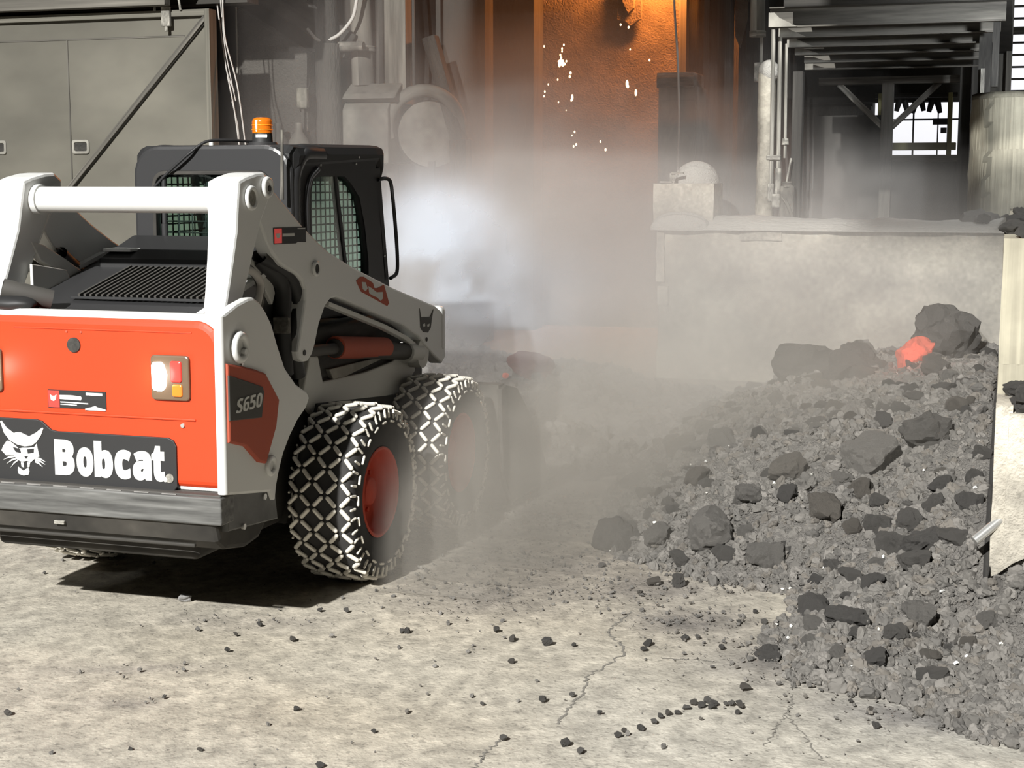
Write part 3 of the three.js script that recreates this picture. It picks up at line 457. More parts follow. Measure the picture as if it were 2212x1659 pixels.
  function wheel(x, f, outer, single) {
    const w = group('wheel', L); w.position.set(x, 0.433, -f); if (!outer) w.rotation.y = Math.PI;
    put('tire', tireGeo, M.tire, w); put('rim', rimGeo, M.rim, w);
    put('wheel_bolts', merged(Array.from({ length: 8 }, (_, i) => { const a = i / 8 * Math.PI * 2 + 0.2; return new THREE.CylinderGeometry(0.012, 0.012, 0.02, 6).rotateZ(Math.PI / 2).translate(0.05, Math.cos(a) * 0.098, Math.sin(a) * 0.098); })), M.rim, w);
    const rest = [], turn = outer ? 0 : 0.05;
    const place = (geo, p, d, isLink) => {
      const q = new THREE.Quaternion().setFromUnitVectors(new THREE.Vector3(0, 1, 0), d);
      const facing = single && isLink && (() => { const n = new THREE.Vector3(0, p.y, p.z).normalize(), wp = new THREE.Vector3(p.x + x, p.y + 0.433, p.z - f); return n.dot(eye.clone().sub(wp).normalize()) > 0.12 && wp.y > 0.02; })();
      if (facing) { const m = put('chain_link', geo, M.link, w); m.position.copy(p); m.quaternion.copy(q); } else rest.push(geo.clone().applyQuaternion(q).translate(p.x, p.y, p.z));
    };
    for (let c = 0; c < COLS; c++) for (let j = 0; j < STEPS; j++) {
      const xc = (c - (COLS - 1) / 2) * 0.066, sgn = (j + c) % 2 ? 1 : -1, a = (j + 0.5) / STEPS * Math.PI * 2 + turn, edge = Math.abs(xc) > 0.12 ? 0.010 : 0;
      const p = new THREE.Vector3(xc, Math.cos(a) * (R0 - edge), Math.sin(a) * (R0 - edge)), t = new THREE.Vector3(0, -Math.sin(a), Math.cos(a));
      place(linkGeo, p, t.multiplyScalar(0.72).add(new THREE.Vector3(sgn * 0.70, 0, 0)).normalize(), true);
    }
    for (const e of [-1, 1]) for (let j = 0; j < STEPS; j++) {                      // shoulder links and the side chain
      const a = (j + (j % 2 ? 0.15 : 0)) / STEPS * Math.PI * 2 + turn;
      const radial = new THREE.Vector3(0, Math.cos(a), Math.sin(a));
      place(ringGeo, radial.clone().multiplyScalar(0.385).setX(e * 0.160), radial.clone().multiplyScalar(-0.9).setX(e * 0.12).normalize(), false);
      if (j % 2 === 0) { const b = a + Math.PI / STEPS; place(ringGeo, new THREE.Vector3(e * 0.168, Math.cos(b) * 0.345, Math.sin(b) * 0.345), new THREE.Vector3(e * 0.02, -Math.sin(b), Math.cos(b)).normalize(), false); }
    }
    const ch = put('chain', merged(rest), M.link, w); ch.userData.kind = 'stuff';
  }
  wheel(0.705, 0, true, true); wheel(0.705, 1.143, true, true); wheel(-0.76, 0, false, false); wheel(-0.76, 1.143, false, false);
}

// ---------------------------------------------------------------- hall shell
function heapHeight(X, F) {                                   // slag heap in the bay: toe line, crest, fall towards the back
  const toe = [[1.15, 5.2], [1.27, 4.18], [1.40, 2.9], [1.53, 1.95], [1.80, 0.86], [2.42, 0.50], [2.80, 0.36], [2.92, 0.02], [2.80, -0.30], [3.02, -0.88], [3.40, -0.98], [3.70, -1.32], [4.5, -1.9], [4.5, 7.6], [1.5, 7.6]];
  let inside = false, d2 = 1e9;
  for (let i = 0, j = toe.length - 1; i < toe.length; j = i++) {
    const [ax, ay] = toe[j], [bx, by] = toe[i];
    if ((by > F) !== (ay > F) && X < (ax - bx) * (F - by) / (ay - by) + bx) inside = !inside;
    if (i > 11) continue;                                    // the far sides are covered by the walls
    const t = clamp(((X - ax) * (bx - ax) + (F - ay) * (by - ay)) / ((bx - ax) ** 2 + (by - ay) ** 2), 0, 1);
    d2 = Math.min(d2, (X - ax - t * (bx - ax)) ** 2 + (F - ay - t * (by - ay)) ** 2);
  }
  const d = Math.sqrt(d2) * (inside ? 1 : -1);
  if (d < 0) return d * 0.4;
  const thin = lerp(0.42, 1, sstep(F + (X - 2.8) * 0.35, -0.5, 0.9));
  let h = 0.98 * (1 - Math.exp(-d / 1.25)) * thin;
  h *= 1 - 0.45 * sstep(F, 3.6, 6.4);
  h *= lerp(1, lerp(0.10, 1, sstep(F, -0.45, 0.15)), sstep(X, 3.05, 3.6));
  h += 0.10 * Math.exp(-((X - 2.55) ** 2) / 0.5 - ((F - 3.1) ** 2) / 0.5) ;
  h *= 1 - sstep(X, 3.85, 4.35);
  return h + (fbm(X * 2.2, F * 2.2, 4.2, 3) - 0.5) * 0.16 * Math.min(1, d * 2) * (1 - sstep(X, 3.85, 4.3)) - 0.02 * sstep(X, 4.1, 4.3);
}
function rubbleHeight(X, F) {                                 // low spread of rubble behind the bucket
  const a = 0.42 * Math.exp(-(((X - 0.2) / 0.9) ** 2) - (((F - 5.4) / 1.3) ** 2)) + 0.40 * Math.exp(-(((X + 1.6) / 1.0) ** 2) - (((F - 7.0) / 1.0) ** 2)) + 0.22 * Math.exp(-(((X - 0.6) / 0.7) ** 2) - (((F - 3.6) / 0.9) ** 2));
  return a - 0.05 + (fbm(X * 2.4 + 9, F * 2.4, 1.7, 3) - 0.5) * 0.12;
}
function stamp(list, X, F) { let s = 0; for (const [x, f, rx, rf, a, t = 0] of list) { const c = Math.cos(t), n = Math.sin(t), u = (X - x) * c + (F - f) * n, v = (F - f) * c - (X - x) * n; s += a * Math.exp(-((u / rx) ** 2) - ((v / rf) ** 2)); } return s; }
// patches of darker grit lying on the floor: x, forward, radii, strength, turn
const GRIT = [[1.45, -0.15, 0.42, 0.32, 0.55, 0.3], [1.75, 0.55, 0.6, 0.35, 0.5, 0.2], [2.40, -0.22, 0.26, 0.20, 0.9, 0.5], [2.15, 0.25, 0.4, 0.2, 0.6, 0.3], [0.55, -0.85, 0.35, 0.12, 0.35, 0.25], [0.45, -1.55, 0.3, 0.06, 0.35, 0.4], [0.62, -1.95, 0.14, 0.05, 0.4, 0.3], [2.95, -0.65, 0.35, 0.3, 0.8, 0], [3.5, -1.15, 0.35, 0.15, 0.8, 0], [1.1, 1.6, 0.5, 1.2, 0.6, 0], [0.3, 3.2, 1.2, 1.4, 0.5, 0]];
{
  const xs = [], fs = [];
  for (const [a, b, s] of [[-16, -6, 1], [-6, -2.6, 0.2], [-2.6, 4.8, 0.045], [4.8, 7, 0.2], [7, 16.01, 1]]) for (let x = a; x < b - 1e-6; x += s) xs.push(x);
  for (const [a, b, s] of [[-33, -5, 1.5], [-5, -3.4, 0.2], [-3.4, 3.2, 0.045], [3.2, 9, 0.12], [9, 23.01, 1]]) for (let x = a; x < b - 1e-6; x += s) fs.push(x);
  const nx = xs.length, nf = fs.length, pos = new Float32Array(nx * nf * 3), col = new Float32Array(nx * nf * 3), uv = new Float32Array(nx * nf * 2), idx = [];
  for (let j = 0; j < nf; j++) for (let i = 0; i < nx; i++) {
    const o = j * nx + i, X = xs[i], F = fs[j], near = Math.abs(X) < 6 && F > -5 && F < 9;
    const u = near ? (fbm(X * 1.3, F * 1.3, 2.2, 4) - 0.5) * 0.022 + (fbm(X * 9, F * 9, 5.5, 2) - 0.5) * 0.006 : 0;
    pos.set([X, u - 0.006, -F], o * 3); uv.set([X / 2.6, F / 2.6], o * 2);
    const g = clamp(stamp(GRIT, X, F) * (0.35 + 1.0 * fbm(X * 7, F * 7, 3.3, 3)), 0, 0.85);
    const big = 0.92 + 0.16 * fbm(X * 0.55 + 3, F * 0.55, 8.8, 4);
    // soft brushed arcs left by turning tyres
    const rr = Math.hypot(X + 2.2, F + 6.4), arc = 0.035 * Math.sin(rr * 26 + fbm(X * 2, F * 2, 1, 2) * 6) * sstep(fbm(X * 0.8, F * 0.8, 6.6, 2), 0.42, 0.62) * (F < 1 ? 1 : 0);
    const warm = fbm(X * 0.7 + 40, F * 0.7, 2.5, 3), k = (big + arc) * (1 - g * 0.72) * 0.60;
    col.set([k * (1 + (warm - 0.5) * 0.10), k * 0.965, k * (0.895 - (warm - 0.5) * 0.14 + g * 0.10)], o * 3);
    if (i < nx - 1 && j < nf - 1) idx.push(o, o + 1, o + nx + 1, o, o + nx + 1, o + nx);
  }
  const g = new THREE.BufferGeometry();
  g.setAttribute('position', new THREE.BufferAttribute(pos, 3)); g.setAttribute('color', new THREE.BufferAttribute(col, 3)); g.setAttribute('uv', new THREE.BufferAttribute(uv, 2)); g.setIndex(idx); g.computeVertexNormals();
  const m = new THREE.MeshStandardMaterial({ name: 'floor', color: 0xffffff, vertexColors: true, roughness: 0.93, map: floorTile, bumpMap: repeated(grainBump, 3), bumpScale: 0.007 });
  const floor = structure(put('floor', g, m), 'dusty pale concrete floor with grit and cracks');
  put('slab', box(-16, 16, -0.6, -0.08, -33, 23), M.wallHall, floor);
  // cracks: shallow dark grooves
  const crackM = new THREE.MeshStandardMaterial({ name: 'crack', color: new THREE.Color().setRGB(0.17, 0.16, 0.14), roughness: 1 });
  const crack = (pts, w) => {
    const p = [], ix = [];
    const c = new THREE.CatmullRomCurve3(pts.map(([x, f]) => V(x, 0, f)), false, 'catmullrom', 0.3).getPoints(pts.length * 14);
    c.forEach((q, i) => {
      const t = c[Math.min(i + 1, c.length - 1)].clone().sub(c[Math.max(i - 1, 0)]).normalize(), n = new THREE.Vector3(-t.z, 0, t.x), ww = w * (0.35 + 0.9 * noise3(i * 0.7, 3, w * 900)), jx = (noise3(i * 0.9, 9, 2) - 0.5) * 0.022, jz = (noise3(i * 0.9, 2, 7) - 0.5) * 0.022;
      const yy = (fbm(q.x * 1.3, -q.z * 1.3, 2.2, 4) - 0.5) * 0.022 + (fbm(q.x * 9, -q.z * 9, 5.5, 2) - 0.5) * 0.006 - 0.006 + 0.0016;
      p.push(q.x + jx + n.x * ww, yy, q.z + jz + n.z * ww, q.x + jx - n.x * ww, yy, q.z + jz - n.z * ww);
      if (i) { const o = i * 2; ix.push(o - 2, o, o - 1, o, o + 1, o - 1); }
    });
    const cg = new THREE.BufferGeometry(); cg.setAttribute('position', new THREE.Float32BufferAttribute(p, 3)); cg.setIndex(ix); cg.computeVertexNormals();
    put('crack', cg, crackM, floor);
  };
  CRACKS.forEach(([w, ...pts]) => crack(pts, w));
}
const wall = (name, geo, mat, label) => structure(put(name, geo, mat), label);
wall('wall_left', box(-16.4, -16, -0.4, 19, -33, 23), M.wallHall);
wall('wall_right', box(16, 16.4, -0.4, 19, -33, 23), M.wallHall);
wall('wall_rear', box(-16.4, 16.4, -0.4, 19, -33.4, -33), M.wallHall);
wall('ceiling', box(-16.4, 16.4, 19, 19.4, -33.4, 23), M.wallHall);
wall('wall_added_shade', merged([box(-2.2, 0.6, 5.75, 19, 0.5, 0.8), box(0.6, 1.25, 7.2, 19, 0.5, 0.8), box(1.25, 2.3, 5.9, 19, 0.5, 0.8), box(2.3, 16, 5.7, 19, 0.5, 0.8)]), M.wallHall, 'unseen wall added above the bay mouth to shade the upper background');  // added out of view to cut the floodlight off the upper background
{
  // far wall with the openings to daylight: a window under the platform and a louvred bay at the right
  const F0 = 16, F1 = 16.4, f = group('wall_front');
  structure(f, 'dark far wall with bright openings');
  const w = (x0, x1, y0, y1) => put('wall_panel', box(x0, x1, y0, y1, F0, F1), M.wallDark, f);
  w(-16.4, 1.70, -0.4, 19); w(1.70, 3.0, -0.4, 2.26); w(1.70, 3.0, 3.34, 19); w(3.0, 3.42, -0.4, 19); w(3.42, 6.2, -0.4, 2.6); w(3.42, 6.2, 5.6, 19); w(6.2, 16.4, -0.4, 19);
  const win = group('window_1'); structure(win, 'bright window opening under the platform');
  put('mullion', merged([box(2.26, 2.28, 2.26, 3.3, 16.0, 16.1), box(1.9, 3.0, 2.78, 2.80, 16.0, 16.1), box(2.60, 2.615, 2.26, 3.3, 16.02, 16.1)]), M.steelDark, win);
  put('window_frame', merged([box(1.7, 3.0, 2.22, 2.28, 15.94, 16.12), box(1.7, 3.0, 3.32, 3.38, 15.94, 16.12)]), M.steelDark, win);
  const lou = group('window_2'); structure(lou, 'bright louvred opening at the right edge');
  for (let i = 0; i < 10; i++) put('louver_blade', beam(V(3.42, 3.0 + i * 0.165, 16.05), V(6.2, 3.0 + i * 0.165, 16.05), 0.12, i === 6 ? 0.10 : 0.022), i % 2 ? M.steelDark : M.steelDusty, lou);
}

// ---------------------------------------------------------------- bay of cast concrete
function chunky(x0, x1, y0, y1, f0, f1, step, amp, freq, s) {
  const g = new THREE.BoxGeometry(x1 - x0, y1 - y0, f1 - f0, Math.max(1, Math.round((x1 - x0) / step)), Math.max(1, Math.round((y1 - y0) / step)), Math.max(1, Math.round((f1 - f0) / step)));
  return roughen(g.translate((x0 + x1) / 2, (y0 + y1) / 2, -(f0 + f1) / 2), amp, freq, 4, s, true);
}
wall('wall_bay_back', chunky(0.40, 3.75, -0.3, 1.475, 8, 8.5, 0.05, 0.022, 5, 1), M.concrete, 'pale concrete back wall of the bay with chipped left edge');
put('edge_patch', merged([chunky(0.385, 0.46, 0.95, 1.46, 7.97, 8.1, 0.03, 0.02, 9, 31), chunky(0.40, 0.50, 0.72, 0.9, 7.975, 8.1, 0.03, 0.02, 9, 32), chunky(1.2, 1.6, 1.36, 1.46, 7.98, 8.1, 0.03, 0.018, 7, 33)]), M.concretePale, scene.children[scene.children.length - 1]);
wall('wall_bay_right', chunky(3.665, 4.6, -0.3, 1.675, 0.45, 8.5, 0.08, 0.012, 5, 2), M.board, 'tall pale board-marked concrete side wall of the bay');
{
  const p = tag(put('concrete_block', chunky(3.72, 5.2, -0.2, 0.955, -0.02, 0.44, 0.03, 0.008, 9, 3), M.concretePale), 'low pale concrete block at the right edge topped with dark rocks', 'block');
  put('edge_strip', chunky(3.665, 3.735, -0.15, 0.985, 0.02, 0.40, 0.03, 0.006, 12, 4), M.concretePale, p);
}
tag(put('steel_tube', merged([rod(V(3.60, 0.40, -0.02), V(3.74, 0.52, 0.06), 0.021, 0.021, 18)]), M.chrome), 'short bright steel tube stuck out beside the low concrete block', 'tube');
{
  const ped = tag(put('pedestal_block', chunky(0.335, 0.93, 1.478, 1.90, 8.02, 8.48, 0.04, 0.012, 7, 6), M.concretePale), 'pale concrete block standing on the left end of the bay wall', 'block');
  put('angle_bracket', merged([beam(V(0.40, 1.915, 8.03), V(0.52, 1.915, 8.03), 0.05, 0.016), beam(V(0.52, 1.91, 8.03), V(0.52, 2.0, 8.03), 0.05, 0.016, new THREE.Vector3(0, 0, 1)), beam(V(0.51, 2.0, 8.03), V(0.63, 2.0, 8.03), 0.05, 0.016)]), M.steelPale, ped);
  const mound = (x, f, y, rx, ry, rf, s) => roughen(new THREE.SphereGeometry(1, 40, 16, 0, Math.PI * 2, 0, Math.PI * 0.52).scale(rx, ry, rf), 0.012, 6, 3, s).translate(x, y, -f);
  tag(put('dust_mound', mound(0.70, 8.3, 1.88, 0.24, 0.24, 0.2, 3), M.dust), 'mound of grey dust heaped on the concrete block', 'dust', null, 'stuff');
  tag(put('dust_mound', mound(0.62, 7.99, 1.46, 0.30, 0.17, 0.10, 8), M.dust), 'drift of grey dust against the foot of the block on the wall', 'dust', null, 'stuff');
  const g = new THREE.PlaneGeometry(3.4, 0.62, 110, 20).rotateX(-Math.PI / 2).translate(2.05, 0, -8.24), q = g.attributes.position;
  for (let i = 0; i < q.count; i++) { const X = q.getX(i), F = -q.getZ(i), e = 1 - Math.pow(Math.abs((F - 8.24) / 0.31), 3); q.setY(i, 1.455 + Math.max(-0.03, 0.125 * e * (0.5 + fbm(X * 2.3, F * 2, 3.1, 4)))); q.setZ(i, q.getZ(i) + (fbm(X * 5, 2, 7, 3) - 0.5) * 0.07); }
  g.computeVertexNormals();
  tag(put('dust_ridge', g, M.dust), 'uneven ridge of grey dust along the top of the bay wall', 'dust', null, 'stuff');
}

// ---------------------------------------------------------------- slag heap
function field(h, x0, x1, f0, f1, step, amp, freq) {
  const nx = Math.round((x1 - x0) / step), nf = Math.round((f1 - f0) / step), g = new THREE.PlaneGeometry(x1 - x0, f1 - f0, nx, nf).rotateX(-Math.PI / 2).translate((x0 + x1) / 2, 0, -(f0 + f1) / 2), p = g.attributes.position;
  for (let i = 0; i < p.count; i++) { const X = p.getX(i), F = -p.getZ(i), y = h(X, F); p.setY(i, X > 3.70 && F > 0.0 && h === heapHeight ? -0.06 : y > 0 ? y + (fbm(X * freq, F * freq, 1.1, 4) - 0.5) * amp : Math.max(y, -0.05)); }
  g.computeVertexNormals();
  return worldUV(g);
}
tag(put('slag_heap', field(heapHeight, 1.0, 4.3, -2.0, 7.9, 0.03, 0.07, 9), M.heap), 'big heap of loose grey slag filling the concrete bay', 'heap', null, 'stuff');
tag(put('rubble_spread', field(rubbleHeight, -3.4, 1.9, 2.7, 7.95, 0.05, 0.10, 6), M.heap), 'low spread of grey rubble in the dust beyond the bucket', 'rubble', null, 'stuff');

function rockGeo(s, detail, planes = 13, rough = 0.10) {
  let k = s * 7919 + 13; const rr = () => { k = (k * 16807) % 2147483647; return k / 2147483647; };
  const cuts = Array.from({ length: planes }, () => { const z = rr() * 2 - 1, a = rr() * 6.2832, q = Math.sqrt(1 - z * z); return [q * Math.cos(a), z, q * Math.sin(a), 0.62 + 0.36 * rr()]; });
  const g = mergeVertices(new THREE.IcosahedronGeometry(1, detail).deleteAttribute('normal').deleteAttribute('uv'), 1e-5), p = g.attributes.position;
  for (let i = 0; i < p.count; i++) {
    const x = p.getX(i), y = p.getY(i), z = p.getZ(i); let r = 1.15;
    for (const [a, b, c, d] of cuts) { const t = a * x + b * y + c * z; if (t > 0.05) r = Math.min(r, d / t); }
    r *= 1 + (fbm(x * 2.6 + s, y * 2.6, z * 2.6, 5) - 0.5) * rough * 4.6;
    p.setXYZ(i, x * r, y * r, z * r);
  }
  g.computeVertexNormals();
  return worldUV(toCreasedNormals(g, 0.5));
}
const lumps = Array.from({ length: 9 }, (_, i) => rockGeo(i + 1, 7, 14, 0.10 + 0.03 * (i % 3)));
const chips = Array.from({ length: 5 }, (_, i) => rockGeo(i + 31, 3, 9, 0.24));
const slagTones = [M.slag, M.slag, M.slagPale, M.slagBrown, M.slagDark, M.slag];
function stone(name, geo, mat, x, y, f, r, flat = 0.8, turn) {
  const m = put(name, geo, mat); m.position.set(x, y, -f); m.rotation.set(turn ? 0 : between(-0.5, 0.5), turn ?? between(0, 6.28), turn ? 0 : between(-0.5, 0.5)); m.scale.set(r * between(0.9, 1.15), r * flat, r * between(0.85, 1.1));
  return m;
}
// lumps that stand out, each with its own label: name, x, forward, radius, flatness, tone, geometry, label
const SPECIAL = [
  ['slag_boulder', 2.44, 3.35, 0.215, 0.72, 'slag', 0, 'large rounded slag boulder on the left of the heap crest'],
  ['slag_boulder', 2.80, 3.1, 0.17, 0.75, 'slagDark', 1, 'dark rough boulder next to the rounded one on the heap crest'],
  ['slag_boulder', 3.30, 3.5, 0.24, 0.95, 'slagDark', 2, 'tall dim boulder behind the glowing lump on the heap'],
  ['slag_lump', 2.335, 0.76, 0.118, 0.9, 'slagPale', 3, 'big pale rounded lump at the foot of the heap'],
  ['slag_lump', 2.02, 0.86, 0.075, 1.0, 'slagPale', 4, 'upright pale pointed lump left of the big pale one'],
  ['slag_lump', 1.78, 1.00, 0.15, 0.7, 'slag', 5, 'broad grey lump at the left toe of the heap'],
  ['slag_lump', 2.15, 1.95, 0.115, 0.75, 'slagPale', 6, 'pale angular lump halfway up the left side of the heap'],
  ['slag_lump', 1.93, 2.75, 0.12, 0.5, 'slagPale', 7, 'flat tilted pale slab high on the left side of the heap'],
  ['slag_lump', 2.00, 2.25, 0.115, 0.45, 'slagPale', 8, 'flat pale slab just above the angular pale lump'],
  ['slag_lump', 3.02, 1.25, 0.150, 0.65, 'slagPale', 0, 'broad grey boulder in the middle of the heap front'],
  ['slag_lump', 3.32, 1.42, 0.145, 0.65, 'slag', 2, 'broad grey boulder nearest the side wall in the heap front'],
  ['slag_lump', 2.86, 0.80, 0.10, 0.75, 'slagBrown', 4, 'brownish lump below the broad boulders on the heap'],
  ['slag_lump', 2.66, 1.10, 0.11, 0.8, 'slagBrown', 6, 'brown lump between the big pale one and the broad boulders'],
  ['slag_lump', 2.62, 0.55, 0.10, 0.7, 'slagPale', 7, 'grey lump low at the front toe of the heap'],
  ['slag_lump', 3.12, -0.35, 0.10, 0.5, 'slagDark', 1, 'dark flat lump with a black underside near the low block'],
  ['slag_lump', 2.92, -0.05, 0.075, 0.9, 'slagDark', 3, 'dark upright lump with a white streak at the heap edge'],
  ['slag_lump', 2.83, -0.62, 0.062, 0.8, 'slagDark', 5, 'small dark lump alone at the outer tip of the heap'],
  ['slag_lump', 3.36, 0.30, 0.11, 0.6, 'slagDark', 8, 'dark flat lump under the steel tube'],
];
for (const [n, x, f, r, flat, tone, gi, label] of SPECIAL) tag(stone(n, lumps[gi], M[tone], x, heapHeight(x, f) + r * flat * 0.45, f, r, flat), label, n === 'slag_boulder' ? 'boulder' : 'slag lump');
{
  const y = heapHeight(3.17, 2.9);
  const g = tag(stone('glowing_slag', lumps[4], M.emberHot, 3.17, y + 0.06, 2.9, 0.115, 1.25), 'red-hot glowing lump of slag on the heap crest', 'slag lump');
  g.rotation.z = -0.5;
  const l = new THREE.PointLight(new THREE.Color(1, 0.15, 0.06), 0.08); l.name = 'glowing_slag_light'; l.position.set(3.12, y + 0.14, -2.72); shadowed(l, 5);
  tag(stone('glowing_slag', lumps[6], M.emberCool, 0.05, rubbleHeight(0.05, 5.0) + 0.08, 5.0, 0.22, 0.55), 'dull pink glowing slag seen through the dust beyond the bucket', 'slag lump');
  tag(stone('glowing_slag', lumps[2], M.emberHot, -0.22, rubbleHeight(-0.22, 5.1) + 0.06, 5.1, 0.032, 0.7), 'small glowing ember at the left end of the pink glow', 'ember');
}
// countable lumps on the heap
{
  const placed = [];
  let made = 0;
  for (let tries = 0; tries < 6000 && made < 185; tries++) {
    const X = between(1.3, 3.7), F = -1.5 + 6.2 * Math.pow(rnd(), 1.35), h = heapHeight(X, F);
    if (h < 0.012 || (X > 3.6 && F > -0.1)) continue;
    const r = between(0.028, 0.062) * (rnd() < 0.25 ? 1.5 : 1) * (F > 2.5 ? 1.15 : 1);
    if (placed.some(([a, b, c]) => Math.hypot(a - X, b - F) < (c + r) * 0.95) || SPECIAL.some((q) => Math.hypot(q[1] - X, q[2] - F) < (q[3] + r) * 0.85)) continue;
    placed.push([X, F, r]); made++;
    tag(stone('slag_lump', lumps[made % 9], slagTones[(made * 7) % 6], X, h + r * 0.30, F, r, between(0.6, 0.95)), 'fist-sized grey lump among the many lying on the slag heap', 'slag lump', 'loose lumps on the slag heap');
  }
}
// fine rubble between the lumps: nobody could count it
function scatter(name, geo, n, pick, label, cat, tones) {
  const im = new THREE.InstancedMesh(geo, M.grit, n), d = new THREE.Object3D(), c = new THREE.Color();
  for (let i = 0; i < n; i++) {
    const [x, y, f, r] = pick(i);
    d.position.set(x, y, -f); d.rotation.set(between(0, 6.28), between(0, 6.28), between(0, 6.28)); d.scale.set(r * between(0.7, 1.25), r * between(0.55, 0.95), r * between(0.7, 1.25)); d.updateMatrix();
    im.setMatrixAt(i, d.matrix);
    const t = tones[Math.floor(rnd() * tones.length)], k = between(0.8, 1.2); c.setRGB(t[0] * k, t[1] * k, t[2] * k); im.setColorAt(i, c);
  }
  im.name = numbered(name); im.castShadow = im.receiveShadow = true; scene.add(im);
  return tag(im, label, cat, null, 'stuff');
}
const TONES = [[0.118, 0.111, 0.101], [0.108, 0.102, 0.093], [0.134, 0.126, 0.115], [0.094, 0.089, 0.082], [0.122, 0.111, 0.097], [0.148, 0.139, 0.127]];
scatter('slag_rubble', chips[0], 21000, () => {
  for (;;) {
    const X = between(1.2, 4.2), F = -1.9 + 6.6 * Math.pow(rnd(), 1.5), h = heapHeight(X, F);
    if (h < -0.015 - 0.02 * rnd() || (X > 3.62 && F > -0.04)) continue;
    const r = (0.007 + 0.026 * Math.pow(rnd(), 2.6)) * (F > 2 ? 1.25 : 1);
    return [X, Math.max(h, 0) + r * 0.2, F, r];
  }
}, 'fine grey rubble covering the slag heap', 'rubble', TONES);
scatter('slag_rubble', chips[2], 2600, () => {
  for (;;) {
    const X = between(-3.2, 1.7), F = between(2.9, 8.4), h = rubbleHeight(X, F);
    if (h < 0.0) continue;
    const r = 0.02 + 0.06 * Math.pow(rnd(), 3);
    return [X, h + r * 0.2, F, r];
  }
}, 'coarse rubble strewn in the dust beyond the bucket', 'rubble', TONES);
scatter('floor_grit', chips[1], 2800, () => {
  for (;;) {
    const X = between(-1.6, 3.8), F = between(-3.2, 2.4), g = stamp(GRIT, X, F);
    if (rnd() > 0.009 + g * 0.75 || heapHeight(X, F) > 0.02) continue;
    const r = 0.0028 + 0.008 * Math.pow(rnd(), 4);
    return [X, r * 0.25, F, r];
  }
}, 'dark grit and pebbles scattered over the concrete floor', 'grit', TONES);
scatter('slag_flecks', chips[3], 90, () => {
  for (;;) { const X = between(1.4, 3.75), F = between(-1.5, 3.5), h = heapHeight(X, F); if (h < -0.02 || (X > 3.6 && F > -0.05)) continue; return [X, Math.max(h, 0) + 0.016, F, between(0.004, 0.011)]; }
}, 'small white flecks scattered through the slag', 'flecks', [[0.75, 0.74, 0.68], [0.6, 0.6, 0.58]]);
// single stones on the floor
FLOORSTONES.forEach(([x, f, r, tone, label], i) => {
  const m = stone('floor_stone', lumps[i % 9], M[tone], x, r * 0.42, f, r, 0.75);
  tag(m, label || 'small dark stone lying loose on the pale floor', 'stone', label ? undefined : 'loose stones on the floor');
});
// rocks on top of the walls
{
  const rocks = (n, x0, x1, f0, f1, y, rmin, rmax, label, grp) => { for (let i = 0; i < n; i++) { const r = between(rmin, rmax); tag(stone('wall_rock', lumps[i % 9], i % 3 ? M.slagDark : M.slag, between(x0, x1), y + r * 0.45 + (i > n * 0.6 ? rmax * 0.7 : 0), between(f0, f1), r, 0.7), label, 'rock', grp); } };
  rocks(16, 3.71, 4.15, 0.03, 0.36, 0.955, 0.035, 0.065, 'dark jagged rock heaped on top of the low concrete block', 'rocks on the low block');
  rocks(16, 3.69, 4.05, 0.5, 1.5, 1.675, 0.035, 0.06, 'grey rock heaped on top of the tall side wall', 'rocks on the tall side wall');
  rocks(7, 3.25, 3.66, 8.02, 8.4, 1.50, 0.05, 0.09, 'hazy grey rock lying where the back wall meets the side wall', 'rocks on the bay corner');
  tag(stone('wall_rock', lumps[3], M.slagPale, 3.40, 1.50, 8.2, 0.17, 0.9), 'largest pale rounded rock on the corner where the bay walls meet', 'rock');
}

